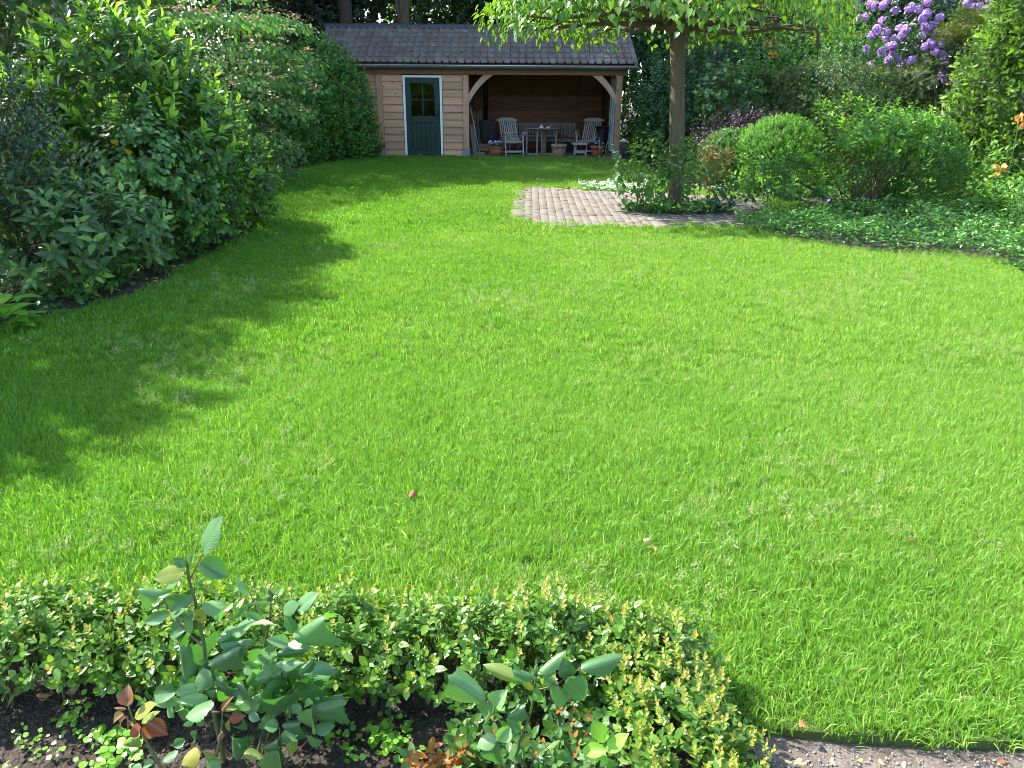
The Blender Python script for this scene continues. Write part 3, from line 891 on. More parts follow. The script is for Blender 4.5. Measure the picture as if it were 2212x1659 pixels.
# roof
EY, EZ, RY, RZ = 21.70, 2.375, 24.05, 3.375
SL = math.atan2(RZ - EZ, RY - EY); LEN = math.hypot(RZ - EZ, RY - EY)
RX0, RX1 = -5.30, 3.10
MB().prism([(EY + .06, EZ - .03), (RY, RZ - .03), (SY1 + .25, 1.42), (SY1 + .25, 1.38), (RY, RZ - .075), (EY + .06, EZ - .075)], 'x', RX0, RX1).build('roof_deck', M_BEAM, shed)
for k in range(12):                                                   # rafters under both slopes
    x = -5.1 + k * .72
    MB().bar((x, EY + .15, EZ - .10 + .03), (x, RY - .02, RZ - .155 + .02), .06, .12).build('rafter', M_BEAM, shed)
    MB().bar((x, RY + .04, RZ - .19), (x, SY1 - .06, 1.52), .06, .12).build('rafter', M_BEAM, shed)
MB().box(((-1.25 + 2.74) / 2, SY1 - .10, 1.515), (3.98, .10, .07)).build('wall_plate', M_BEAM, shed)
def tile_mesh(r, moss):
    prof = [(-.100, .004), (-.099, .032), (-.091, .050), (-.077, .050), (-.068, .034), (-.064, .008), (-.03, .0), (.04, .0), (.085, .003), (.097, .006)]
    L = .405; V = []; F = []
    n = len(prof)
    for y, dz in ((0, .036), (.012, .044), (L, .0)):
        for x, z in prof: V.append((x, y, z + dz))
    for x, z in prof: V.append((x, 0, z + .036 - .034))
    for a in (0, n):
        for i in range(n - 1): F.append((a + i, a + i + 1, a + n + i + 1, a + n + i))
    for i in range(n - 1): F.append((3 * n + i, 3 * n + i + 1, i + 1, i))
    F.append((0, 2 * n, 3 * n)); F.append((n - 1, 4 * n - 1, 3 * n - 1))
    return np.array(V, float), F
tV, tF = tile_mesh(0, 0)
tme = [mesh_np('roof_tile', tV, np.array([i for f in tF for i in f]), np.array([len(f) for f in tF]), M_TILE, {'rnd': np.full(len(tV), (k * .137) % 1)}, False) for k in range(8)]
rows, cols = 7, 42
exp_ = (LEN - .02) / rows
for r_ in range(rows):
    for c_ in range(cols):
        s = .005 + r_ * exp_
        o = bpy.data.objects.new('roof_tile', tme[(r_ * 5 + c_ * 3 + random.randint(0, 2)) % 8]); COL.objects.link(o); o.parent = shed
        p = np.array([RX0 + .1 + c_ * .2 + random.gauss(0, .0015), EY + s * math.cos(SL), EZ + s * math.sin(SL) + .006])
        o.location = p - WL[shed]; o.rotation_euler = (SL + random.gauss(0, .004), random.gauss(0, .006), random.gauss(0, .004))
x = RX0 - .1
while x < RX1:
    L_ = .335
    m = MB(); pr = []
    for i in range(9):
        a = math.radians(-15 + 210 * i / 8); pr.append((RY - .11 * math.cos(a), RZ + .01 + .10 * math.sin(a)))
    pr2 = [(RY + (y - RY) * 1.14, RZ + (z - RZ) * 1.14) for y, z in pr]
    m.prism(pr, 'x', x, x + L_ - .05); m.prism(pr2, 'x', x + L_ - .052, x + L_ - .004)
    m.build('ridge_tile', M_RIDGE, shed)
    x += L_
m = MB()
for r_ in range(rows):                                                # verge tiles on the right edge
    s0 = r_ * exp_; s1 = s0 + exp_ + .02
    def pt(s, x, dz): return (x, EY + s * math.cos(SL), EZ + s * math.sin(SL) + dz)
    mm = MB(); vs = [pt(s0, RX1 + .005, .06), pt(s0, RX1 + .13, .052), pt(s1, RX1 + .13, .028), pt(s1, RX1 + .005, .036),
                     pt(s0, RX1 + .005, .035), pt(s0, RX1 + .13, -.10), pt(s1, RX1 + .13, -.12), pt(s1, RX1 + .005, .01)]
    mm.poly(vs, [(0, 1, 2, 3), (4, 7, 6, 5), (0, 4, 5, 1), (1, 5, 6, 2), (2, 6, 7, 3), (3, 7, 4, 0)]).build('verge_tile', M_TILE, shed)
# gutter: open half round with a bright rolled rim
gy, gz, gr = 21.665, 2.318, .062
pr = []
for i in range(13):
    a = math.pi + math.pi * i / 12; pr.append((gy + gr * math.cos(a), gz + gr * 1.05 * math.sin(a)))
for i in range(12, -1, -1):
    a = math.pi + math.pi * i / 12; pr.append((gy + (gr - .004) * math.cos(a), gz + (gr - .004) * 1.05 * math.sin(a)))
gut = MB().prism(pr, 'x', RX0 - .05, RX1 + .10).build('gutter', M_ZINC, shed)
MB().tube([(RX0 - .05, gy - gr, gz + .004), (RX1 + .10, gy - gr, gz + .004)], .0085, 8).build('gutter_rim', M_RIM, shed, smooth=True)
for k in range(14):
    x = RX0 + .3 + k * .615
    q = [(x, gy + (gr + .003) * math.cos(math.pi + math.pi * i / 8), gz + (gr + .003) * 1.05 * math.sin(math.pi + math.pi * i / 8)) for i in range(9)]
    m = MB()
    for a_, b_ in zip(q[:-1], q[1:]): m.bar(a_, b_, .025, .004, (0, 1, 0.01))
    m.build('gutter_bracket', M_ZINC, shed)
MB().box((RX1 + .11, gy, gz - .02), (.012, .13, .09)).build('gutter_end', M_ZINC, shed)
MB().box(((RX0 + RX1) / 2, EY + .095, EZ - .075), (RX1 - RX0, .022, .11)).build('fascia', M_BEAM, shed)
# leaf litter lying on the tiles
n = 260
s = rng.random(n) * (LEN - .2) + .05; xx = rng.random(n) * 6.6 - 3.6
lP = np.stack([xx, EY + s * math.cos(SL), EZ + s * math.sin(SL) + .045], 1)
M_LITTER = leafmat('dead_leaf', [(0, (.12, .06, .03)), (.5, (.26, .13, .06)), (.85, (.42, .30, .14)), (1, (.5, .42, .25))], .8, .15, tcol=(1.2, 1, .6))
nrm = np.array([0, -math.sin(SL), math.cos(SL)])
o = joined('leaf_litter', dict(P=lP, D=nz(unit(n) * np.array([1, 1, .2])), N=nz(nrm + unit(n) * .4), S=.035 + .045 * rng.random(n), R=rng.random(n)), t_oval(.3, .12, .3), M_LITTER, None)
tag(o, 'brown dead leaves scattered over the roof tiles', 'leaf litter')

# ================================================================== THINGS UNDER THE ROOF
def local_builder(root, ang):
    c, s = math.cos(ang), math.sin(ang); b = WL[root]
    def W(p): return np.array([b[0] + p[0] * c - p[1] * s, b[1] + p[0] * s + p[1] * c, b[2] + p[2]])
    return W
def deck_chair(x, y, ang, label, rest_out):
    root = empty('deck_chair', (x, y, .015), label, 'chair', 'weathered deck chairs in the shed')
    W = local_builder(root, ang)
    upv = W((0, 0, 1)) - W((0, 0, 0))
    def bar(nm, a, b, w, t, mat=M_TEAK, up=(0, 1, .3)):
        u_ = W(up) - W((0, 0, 0))
        return MB().bar(W(a), W(b), w, t, u_).build(nm, mat, root, .004)
    for sx in (-1, 1):
        bar('leg', (sx * .255, 0, 0), (sx * .255, .10, .58), .032, .05)
        bar('leg', (sx * .225, .80, 0), (sx * .225, .10, .36), .03, .05)
        m = MB(); q = [W((sx * .275, -.06 + .1 * i, .605 - .012 * (i - 1.5) ** 2 + .01)) for i in range(7)]
        m.tube(q, [.018, .03, .032, .03, .028, .026, .022], 8); m.build('armrest', M_TEAK, root, smooth=True)
        bar('back_stile', (sx * .225, .52, .27), (sx * .225, .92, .90), .036, .03)
        bar('seat_rail', (sx * .235, .04, .375), (sx * .235, .60, .315), .03, .05)
    bar('stretcher', (-.24, .02, .11), (.24, .02, .11), .05, .022, M_TEAKX); bar('stretcher', (-.22, .74, .06), (.22, .74, .06), .045, .022, M_TEAKX)
    bar('seat_front', (-.26, .02, .375), (.26, .02, .375), .05, .04, M_TEAKX)
    for k in range(7):
        xk = -.165 + .33 * k / 6
        bar('back_slat', (xk, .525, .29), (xk, .925, .905), .034, .014)
        bar('seat_slat', (xk, .05, .393), (xk, .58, .335), .036, .016)
    bar('back_rail', (-.23, .545, .315), (.23, .545, .315), .05, .024, M_TEAKX)
    # shaped head board
    m = MB(); pr = [(-.30, .0), (-.31, .03), (-.285, .062), (-.20, .085), (-.16, .112), (.16, .112), (.20, .085), (.285, .062), (.31, .03), (.30, 0)]
    sl = nz(np.array([0, .40, .63]))
    vs = []
    for dy in (-.014, .014):
        for a, b in pr:
            p = np.array([a, .915, .885]) + sl * b + np.array([0, .63, -.40]) / .746 * dy
            vs.append(W(p))
    n = len(pr)
    m.poly(vs, [tuple(range(n)), tuple(range(2 * n - 1, n - 1, -1))] + [(i, n + i, n + (i + 1) % n, (i + 1) % n) for i in range(n)]).build('headboard', M_TEAKX, root, .004)
    if rest_out:
        for sx in (-1, 1):
            bar('rest_rail', (sx * .19, .0, .37), (sx * .17, -.50, .315), .03, .04); bar('rest_leg', (sx * .165, -.40, .31), (sx * .175, -.46, 0), .03, .035)
        for k in range(6): bar('rest_slat', (-.15 + .06 * k, .0, .395), (-.14 + .056 * k, -.50, .34), .036, .016)
        bar('rest_bar', (-.21, -.51, .325), (.21, -.51, .325), .045, .045, M_TEAKX); bar('stretcher', (-.165, -.44, .10), (.165, -.44, .10), .045, .02, M_TEAKX)
    else:
        for k in range(6): bar('rest_slat', (-.15 + .06 * k, .10, .41), (-.17 + .068 * k, .50, .585), .036, .016)
        bar('rest_bar', (-.21, .51, .60), (.21, .51, .60), .045, .03, M_TEAKX); bar('rest_brace', (-.10, .2, .475), (.10, .2, .475), .025, .02, M_TEAKX)
    return root
deck_chair(.03, 22.42, math.radians(14), 'weathered deck chair beside the black stove with its leg rest folded onto the seat', False)
deck_chair(2.02, 22.92, math.radians(-20), 'weathered deck chair beside the glazed side panel with its leg rest pulled out', True)

bx0, bx1, by0, by1 = -.15, 1.85, 23.70, 24.20
bench = empty('garden_bench', ((bx0 + bx1) / 2, 23.95, .015), 'long grey slatted garden bench standing behind the table', 'bench')
for x in (bx0 + .03, bx1 - .03):
    MB().box((x, by0 + .03, .31), (.055, .055, .60)).build('leg', M_OLD, bench, .004)
    MB().bar((x, by1 - .04, .015), (x, by1 + .02, .83), .055, .055, (1, 0, 0)).build('leg', M_OLD, bench, .004)
    MB().box((x, (by0 + by1) / 2 - .02, .625), (.07, .50, .03)).build('armrest', M_OLD, bench, .006)
    MB().box((x, (by0 + by1) / 2, .36), (.035, .42, .06)).build('side_rail', M_OLD, bench)
    sg = 1 if x < 1 else -1
    MB().prism([(x + sg * .03, .325), (x + sg * .16, .325), (x + sg * .03, .20)], 'y', by0 + .02, by0 + .045).poly([], []).build('corner_bracket', M_OLD, bench) if False else None
    m = MB(); vs = [(x + sg * .03, y, .325) for y in (by0 + .015, by0 + .045)] + [(x + sg * .17, y, .325) for y in (by0 + .015, by0 + .045)] + [(x + sg * .03, y, .19) for y in (by0 + .015, by0 + .045)]
    m.poly(vs, [(0, 2, 4), (1, 5, 3), (0, 1, 3, 2), (2, 3, 5, 4), (4, 5, 1, 0)]).build('corner_bracket', M_OLDX, bench)
MB().box(((bx0 + bx1) / 2, by0 + .025, .36), (bx1 - bx0 - .12, .03, .065)).build('front_rail', M_OLDX, bench, .003)
for k in range(6): MB().box(((bx0 + bx1) / 2, by0 + .04 + k * .075, .405), (bx1 - bx0 - .06, .062, .02)).build('seat_slat', M_OLDX, bench, .003)
MB().box(((bx0 + bx1) / 2, by1 + .012, .80), (bx1 - bx0 - .06, .035, .075)).build('top_rail', M_OLDX, bench, .004)
MB().box(((bx0 + bx1) / 2, by1 - .015, .46), (bx1 - bx0 - .06, .03, .05)).build('lower_rail', M_OLDX, bench, .003)
for k in range(24):
    x = bx0 + .09 + (bx1 - bx0 - .18) * k / 23
    MB().bar((x, by1 - .015, .485), (x, by1 + .012, .765), .046, .014, (0, 1, 0)).build('back_slat', M_OLD, bench)

tcx, tcy = .80, 22.95
table = empty('gateleg_table', (tcx, tcy, .015), 'round weathered gateleg table between the two deck chairs', 'table')
for k in range(7):                                                    # top of planks cut to a round
    x0 = tcx - .5 + k / 7; x1 = x0 + 1 / 7 - .005; h0 = math.sqrt(max(.02, .25 - (x0 - tcx) ** 2)); h1 = math.sqrt(max(.02, .25 - (x1 - tcx) ** 2))
    m = MB(); vs = [(x0, tcy - h0, z) for z in (.722, .747)] + [(x1, tcy - h1, z) for z in (.722, .747)] + [(x1, tcy + h1, z) for z in (.722, .747)] + [(x0, tcy + h0, z) for z in (.722, .747)]
    m.poly(vs, [(0, 2, 4, 6), (1, 7, 5, 3), (0, 1, 3, 2), (2, 3, 5, 4), (4, 5, 7, 6), (6, 7, 1, 0)]).build('top_plank', M_TABLEX, table, .003)
for x, y in ((-.43, -.12), (-.14, -.34), (.0, -.05), (.06, -.02), (.40, -.10), (.12, .30)):
    MB().box((tcx + x, tcy + y, .37), (.045, .045, .70)).build('leg', M_TABLE, table, .003)
MB().box((tcx - .215, tcy - .2, .04), (.45, .04, .05), [[.9, -.43, 0], [.43, .9, 0], [0, 0, 1]]).build('foot_rail', M_TABLEX, table)
MB().box((tcx + .1, tcy, .035), (.6, .05, .04)).build('foot_rail', M_TABLEX, table)
MB().box((tcx, tcy, .69), (.86, .04, .05)).build('apron', M_TABLEX, table)
# things on the table and the bench
m = MB(); r_ = np.random.default_rng(4)
cl = [(tcx - .02 + .07 * math.cos(a) * q, tcy - .1 + .05 * math.sin(a) * q, .75 + (.055 if q < .5 else .02) * (1 + .5 * r_.normal()) * (q < .95)) for q in (.25, .65, 1.0) for a in np.linspace(0, 6.28, 10, endpoint=False)]
fs = [(i * 10 + k, i * 10 + (k + 1) % 10, i * 10 + 10 + (k + 1) % 10, i * 10 + 10 + k) for i in range(2) for k in range(10)] + [tuple(range(10))]
tag(m.poly(cl, fs).build('cleaning_cloth', M_WHITE), 'crumpled white cloth lying on the gateleg table', 'cloth')
hb = empty('hand_brush', (tcx + .19, tcy - .1, .749), 'small pale wooden hand brush lying on the table', 'brush')
MB().bar((tcx + .12, tcy - .1, .775), (tcx + .30, tcy - .08, .80), .045, .02).build('handle', M_BRACE, hb, .004)
MB().bar((tcx + .12, tcy - .1, .757), (tcx + .21, tcy - .09, .765), .04, .018).build('bristles', M_WHITE, hb)
def pot_prof(r0, r1, h, rim):
    return [(r0 * .2, 0), (r0, 0), (r0 + (r1 - r0) * .5, h * .45), (r1 * .95, h - rim), (r1 * 1.02, h - rim), (r1 * 1.04, h - rim * .2), (r1 * 1.0, h), (r1 * .9, h), (r1 * .86, h - .05), (.01, h - .05)]
for x, r0, h, lb in ((1.36, .055, .16, 'taller empty terracotta pot on the bench seat'), (1.53, .055, .115, 'shorter empty terracotta pot on the bench seat')):
    o = MB().lathe((x, 23.86, .415), [(.04, 0), (r0 * .8, 0), (r0, h - .03), (r0 * 1.1, h - .03), (r0 * 1.1, h), (r0 * .95, h), (r0 * .8, .02), (.01, .02)], 18).build('clay_pot', M_TERRA, smooth=True)
    tag(o, lb, 'flower pot', 'empty clay pots on the bench')
# stove on its wooden crate
crate = empty('wooden_crate', (-.72, 24.5, .015), 'rough wooden crate underneath the black stove', 'crate')
for z in (.06, .16):
    MB().box((-.70, 24.22, z + .01), (.60, .03, .085)).build('slat', M_BRACE, crate, .003)
MB().box((-.70, 24.55, .125), (.58, .60, .21)).build('crate_body', M_TABLEX, crate)
for x in (-1.01, -.38): MB().box((x, 24.22, .16), (.035, .05, .27)).build('corner_post', M_BRACE, crate, .003)
stove = empty('wood_stove', (-.76, 24.5, .245), 'black steel stove with a tall flue pipe in the bay corner', 'stove')
MB().box((-.76, 24.5, .565), (.44, .40, .63)).build('stove_body', M_STEEL, stove, .008)
MB().box((-.76, 24.295, .55), (.36, .02, .50)).build('stove_door', M_STEEL, stove, .004)
MB().box((-.76, 24.5, .885), (.47, .43, .02)).build('top_plate', M_STEEL, stove, .003)
MB().tube([(-.85, 24.5, .88), (-.85, 24.5, 2.86)], .065, 14).build('flue_pipe', M_STEEL, stove, smooth=True)
o = MB().bar((-1.06, 22.36, .012), (-1.155, 22.42, .84), .135, .045, (0, 1, 0)).build('weathered_plank', M_OLD, None, .006); tag(o, 'short thick weathered plank leaning inside the left bay post', 'plank')
br = empty('yard_broom', (-.93, 22.30, .015), 'old long handled broom leaning across the weathered plank', 'broom')
MB().tube([(-.945, 22.28, .10), (-1.195, 22.36, 1.30)], .014, 8).build('broom_handle', M_TEAK, br, smooth=True)
MB().bar((-1.09, 22.26, .085), (-.80, 22.26, .10), .06, .03).build('broom_head', M_OLDX, br, .006)
m = MB()
for k in range(26): m.bar((-1.08 + k * .0108, 22.26 + random.uniform(-.02, .02), .075), (-1.09 + k * .0112 + random.uniform(-.02, .02), 22.25 + random.uniform(-.03, .02), .015), .009, .009)
bo = m.build('bristles', M_OLD, br); bo['kind'] = 'stuff'
for k, (x, h) in enumerate(((-1.17, 1.15), (-1.08, 1.10), (-1.0, 1.2))):
    o = MB().bar((x + .06, 24.2 + .1 * k, .015), (x - .02, 24.5 + .1 * k, h), .06, .02, (0, 1, 0)).build('wooden_lath', M_OLD)
    tag(o, ('leftmost dark lath leaning beside the stove', 'shortest dark lath in the middle beside the stove', 'tallest dark lath leaning next to the stove')[k], 'lath', 'laths leaning beside the stove')
o = MB().tube([(2.52, 22.12, .0), (2.56, 22.2, .3), (2.66, 22.3, .62), (2.70, 22.32, .90)], [.012, .013, .014, .02], 7).build('garden_stick', M_OLD, smooth=True); tag(o, 'crooked dark stick leaning on the right corner post', 'stick')
o = MB().tube([(2.345, 21.98, 0), (2.35, 22.0, .56)], .008, 6).build('bamboo_cane', M_BRACE, smooth=True); tag(o, 'thin bamboo cane standing before the right flower pot', 'cane')
bn = empty('black_bin', (2.55, 23.35, .015), 'black bin half hidden behind the right deck chair', 'bin')
MB().lathe((2.55, 23.35, .015), [(.02, 0), (.13, 0), (.17, .74), (.01, .74)], 14).build('bin_body', M_BLACK, bn, smooth=True)
MB().box((2.55, 23.35, .77), (.40, .36, .03)).build('bin_lid', M_BLACK, bn, .006)
# flower pots at the front of the bay
M_PANSY = leafmat('pansy_petal', [(0, (.62, .58, .80)), (.45, (.55, .45, .78)), (.7, (.32, .20, .62)), (1, (.80, .78, .85))], .6, .25, tcol=(1.1, 1, 1.2))
M_PANSYD = leafmat('purple_pansy_petal', [(0, (.30, .17, .55)), (.6, (.42, .28, .66)), (1, (.6, .5, .8))], .6, .25, tcol=(1.1, 1, 1.2))
M_PLEAF = leafmat('pansy_leaf', [(0, (.02, .055, .015)), (1, (.07, .13, .03))], .5, .3)
T_OV = t_oval()
def flower_pot(x, y, prof, h, r, mat, label, petals, nfl, smooth=True):
    root = empty('flower_pot', (x, y, .012), label, 'flower pot', 'large flower pots before the seating bay')
    MB().lathe((x, y, .012), prof, 28).build('pot', mat, root, smooth=True)
    MB().lathe((x, y, h - .05), [(.01, .018), (r * .4, .02), (r * .88, .012), (r * .88, 0), (.01, 0)], 20).build('potting_soil', M_SOIL, root, smooth=True)
    n = 160
    a = rng.random(n) * 6.28; q = r * .95 * np.sqrt(rng.random(n))
    if petals is not None:
        P = np.stack([x + q * np.cos(a), y + q * np.sin(a), h + .03 + .09 * rng.random(n) * (1 - .5 * (q / r) ** 2)], 1)
        foliage(root, dict(P=P, D=nz(np.stack([np.cos(a), np.sin(a), .3 * np.ones(n)], 1) + unit(n) * .6), N=nz(np.array([0, 0, 1.]) + unit(n) * .6), S=.045 + .02 * rng.random(n), R=rng.random(n)), T_OV, M_PLEAF)
        for k in range(nfl):
            a_ = rng.random() * 6.28; q_ = r * 1.05 * math.sqrt(rng.random())
            c = np.array([x + q_ * math.cos(a_), y + q_ * math.sin(a_), h + .08 + .09 * rng.random()])
            f = nz(np.array([rng.normal() * .4 + .4 * math.cos(a_), -.8, .35]))
            e1 = nz(np.cross(f, (0, 0, 1.))); e2 = np.cross(e1, f)
            ang = np.array([0, 1.26, 2.5, 3.77, 5.0]) + .3
            D = np.cos(ang)[:, None] * e1 + np.sin(ang)[:, None] * e2
            Lp = dict(P=np.repeat(c[None], 5, 0), D=D, N=np.repeat(f[None], 5, 0), S=np.full(5, .030), R=np.full(5, rng.random()))
            joined('flower', Lp, t_oval(.48, .02, .1), petals, root, None)
    else:
        n = 60
        P = np.stack([x + rng.normal(size=n) * r * .4, y + rng.normal(size=n) * r * .4, h - .02 + .01 * rng.random(n)], 1)
        joined('dead_stems', dict(P=P, D=nz(unit(n) + np.array([0, 0, .8])), N=unit(n), S=.05 + .06 * rng.random(n), R=rng.random(n)), t_diamond(.08, .1, .3), M_LITTER, root)
    return root
flower_pot(-.51, 22.28, [(.04, 0), (.115, 0), (.165, .09), (.19, .17), (.185, .225), (.205, .228), (.21, .245), (.20, .255), (.18, .25), (.165, .2), (.01, .2)], .25, .185, M_TERRA,
           'round bellied terracotta pot of white and lilac pansies in front of the stove', M_PANSY, 20)
flower_pot(1.25, 22.22, pot_prof(.165, .215, .335, .07), .335, .20, M_TERRAP, 'pale limy terracotta pot with withered stems before the table', None, 0)
flower_pot(2.32, 22.26, pot_prof(.135, .195, .30, .06), .30, .18, M_TERRA, 'orange terracotta pot of purple pansies beside the right post', M_PANSYD, 9)

# ================================================================== PLANTS
T_PET = t_oval(.45, .04, .12); T_SPRAYW = t_spray(9, .06, .42, .2); T_DIA = t_diamond(); T_DIAW = t_diamond(.38, .07, .12); T_SPRAY = t_spray(); T_HEART = t_heart(); T_SPINY = t_spiny(); T_LOBED = t_lobed()
T_BOX = t_diamond(.36, .06, .08); T_OVW = t_oval(.33, .05, .16); T_LAUREL = t_oval(.21, .07, .16, (.3, .68), (.95, .9)); T_LANCE = t_oval(.16, .05, .22)
M_BARK = wood('bark', (.075, .055, .038), (.18, .14, .10), 'Z', .95, 1.0, False, .9)
M_BARKD = plain('dark_bark', (.06, .048, .036), .95, 0, .3, 25, .5)
M_TWIG = plain('twig_bark', (.085, .06, .035), .9, 0, .3, 40, .2)
M_TWIGG = plain('green_twig', (.08, .13, .03), .7, 0, .2, 40, .1)
M_TWIGR = plain('reddish_twig', (.13, .05, .03), .7, 0, .25, 40, .1)
M_LAUREL = leafmat('laurel_leaf', [(0, (.016, .050, .014)), (.45, (.040, .11, .020)), (.58, (.10, .22, .025)), (1, (.21, .34, .03))], .26, .32, .3, .25, .6)
M_EVER = leafmat('evergreen_leaf', [(0, (.018, .055, .012)), (.5, (.045, .12, .018)), (1, (.16, .28, .03))], .33, .32, .35, .25, .55)
M_DAVID = leafmat('ribbed_leaf', [(0, (.022, .062, .022)), (.5, (.05, .125, .035)), (.8, (.11, .22, .04)), (1, (.18, .28, .045))], .34, .28, .35, .3, .55)
M_IVY = leafmat('ivy_leaf', [(0, (.022, .065, .022)), (.5, (.05, .14, .035)), (.85, (.10, .23, .05)), (1, (.14, .28, .06))], .36, .25, .4, .3, .5)
M_YELLOW = leafmat('yellowed_leaf', [(0, (.42, .30, .02)), (1, (.60, .44, .03))], .5, .3, .2, .2, tcol=(1.2, 1.1, .5))
M_HOLLY = leafmat('holly_leaf', [(0, (.014, .036, .022)), (.6, (.038, .08, .046)), (1, (.08, .15, .05))], .16, .14, 0, .2, .9)
M_VIB = leafmat('viburnum_leaf', [(0, (.026, .075, .02)), (.5, (.052, .135, .03)), (1, (.12, .23, .05))], .5, .36, .4, .4)
M_VIBF = leafmat('faded_flower', [(0, (.34, .22, .11)), (.7, (.50, .36, .20)), (1, (.66, .60, .46))], .8, .3, tcol=(1.1, 1, .7))
M_CLIMB = leafmat('climber_leaf', [(0, (.03, .085, .018)), (.5, (.065, .16, .028)), (1, (.13, .26, .045))], .5, .34)
M_CLEM = leafmat('clematis_petal', [(0, (.26, .20, .72)), (1, (.40, .32, .85))], .6, .3, tcol=(1, 1, 1.2))
M_YEW = leafmat('yew_needle', [(0, (.014, .038, .010)), (.5, (.035, .085, .014)), (.75, (.10, .19, .018)), (1, (.20, .32, .025))], .5, .22, 0, .2)
M_YEWD = leafmat('dark_hedge_needle', [(0, (.016, .034, .010)), (.6, (.045, .080, .016)), (1, (.12, .15, .03))], .55, .22, 0, .2)
M_YEWO = leafmat('olive_needle', [(0, (.022, .036, .008)), (.6, (.065, .085, .014)), (1, (.13, .15, .025))], .6, .3, 0, 0)
M_CATAL = leafmat('catalpa_leaf', [(0, (.020, .068, .014)), (.5, (.048, .130, .020)), (1, (.105, .21, .03))], .42, .40, .35, .3, .5, (2.3, 1.9, .5))
M_DARKT = leafmat('dark_tree_leaf', [(0, (.014, .036, .016)), (.6, (.03, .070, .025)), (1, (.07, .13, .035))], .5, .3)
M_BLUET = leafmat('bluish_tree_leaf', [(0, (.016, .030, .028)), (1, (.045, .07, .06))], .55, .15)
M_LIMET = leafmat('lime_tree_leaf', [(0, (.05, .12, .018)), (1, (.14, .26, .03))], .5, .5, tcol=(2.2, 2.2, .6))
M_DKSH = leafmat('dark_shrub_leaf', [(0, (.013, .042, .016)), (.6, (.028, .080, .026)), (1, (.06, .14, .04))], .42, .28, .2)
M_MAPLE = leafmat('maple_leaf', [(0, (.03, .085, .035)), (1, (.07, .15, .06))], .5, .35)
M_PURPLE = leafmat('purple_leaf', [(0, (.022, .014, .022)), (.6, (.045, .026, .038)), (1, (.085, .055, .06))], .45, .2, 0, .3, tcol=(1.8, .8, 1))
M_BOX = leafmat('box_leaf', [(0, (.03, .095, .015)), (.5, (.075, .19, .02)), (1, (.17, .32, .03))], .42, .35)
M_BOXD = leafmat('dark_box_leaf', [(0, (.02, .07, .014)), (.5, (.045, .125, .02)), (1, (.10, .21, .03))], .42, .3)
M_HYD = leafmat('hydrangea_leaf', [(0, (.03, .09, .018)), (.5, (.06, .165, .022)), (.7, (.12, .25, .03)), (1, (.23, .36, .045))], .45, .38, .4, .3)
M_VINCA = leafmat('vinca_leaf', [(0, (.020, .064, .016)), (.5, (.046, .13, .026)), (1, (.11, .23, .05))], .33, .25, 0, .3, .5)
M_PEREN = leafmat('perennial_leaf', [(0, (.04, .11, .025)), (.5, (.085, .19, .035)), (1, (.17, .29, .06))], .5, .4)
M_SILVER = leafmat('silver_leaf', [(0, (.16, .24, .19)), (.6, (.30, .38, .32)), (1, (.42, .50, .44))], .6, .25, tcol=(1, 1.1, .9))
M_NAND = leafmat('orange_leaf', [(0, (.05, .09, .02)), (.5, (.20, .12, .03)), (1, (.42, .16, .05))], .5, .35, tcol=(1.6, 1.2, .6))
M_RHLEAF = leafmat('rhododendron_leaf', [(0, (.012, .035, .018)), (1, (.04, .085, .04))], .35, .15, 0, .3, .6)
M_RHFL = leafmat('rhododendron_petal', [(0, (.42, .22, .62)), (.5, (.56, .34, .74)), (1, (.74, .54, .86))], .6, .35, tcol=(1.2, 1, 1.15))
M_AZAL = leafmat('azalea_petal', [(0, (.60, .26, .01)), (1, (.80, .42, .02))], .6, .3, tcol=(1.1, 1, .5))
M_ORANGE = leafmat('orange_petal', [(0, (.72, .30, .06)), (1, (.85, .46, .14))], .6, .3, tcol=(1.1, 1, .6))
M_HEDGE = leafmat('hedge_leaf', [(0, (.030, .085, .012)), (.45, (.070, .155, .022)), (.68, (.125, .215, .032)), (.80, (.23, .26, .045)), (1, (.40, .29, .08))], .25, .33, .15, .25, .6)
M_ROSE = leafmat('rose_leaf', [(0, (.038, .098, .042)), (.5, (.070, .160, .066)), (1, (.12, .22, .09))], .34, .28, .13, .4, .8, (1.6, 2.2, .5))
M_ROSEY = leafmat('young_rose_leaf', [(0, (.11, .17, .04)), (.5, (.18, .22, .06)), (1, (.27, .26, .03))], .4, .35, .35, .3, .5, (1.8, 1.9, .4))
M_ROSER = leafmat('red_rose_leaf', [(0, (.26, .055, .030)), (.5, (.24, .11, .055)), (1, (.22, .16, .075))], .4, .35, .4, .3, .5, (1.8, 1.0, .6))
M_STEM = plain('rose_stem', (.085, .115, .04), .5, 0, .3, 30, .1)
M_STEMR = plain('ruddy_stem', (.15, .075, .045), .5, 0, .3, 30, .1)
M_CREEP = leafmat('creeper_leaf', [(0, (.07, .18, .025)), (1, (.19, .34, .04))], .4, .35)
M_MINT = leafmat('mint_leaf', [(0, (.10, .24, .035)), (1, (.20, .36, .05))], .45, .35, .45, .3)
M_DWARF = leafmat('dwarf_shrub_leaf', [(0, (.03, .085, .02)), (.62, (.07, .16, .03)), (.72, (.30, .16, .02)), (1, (.46, .10, .025))], .35, .3, .2, .3)

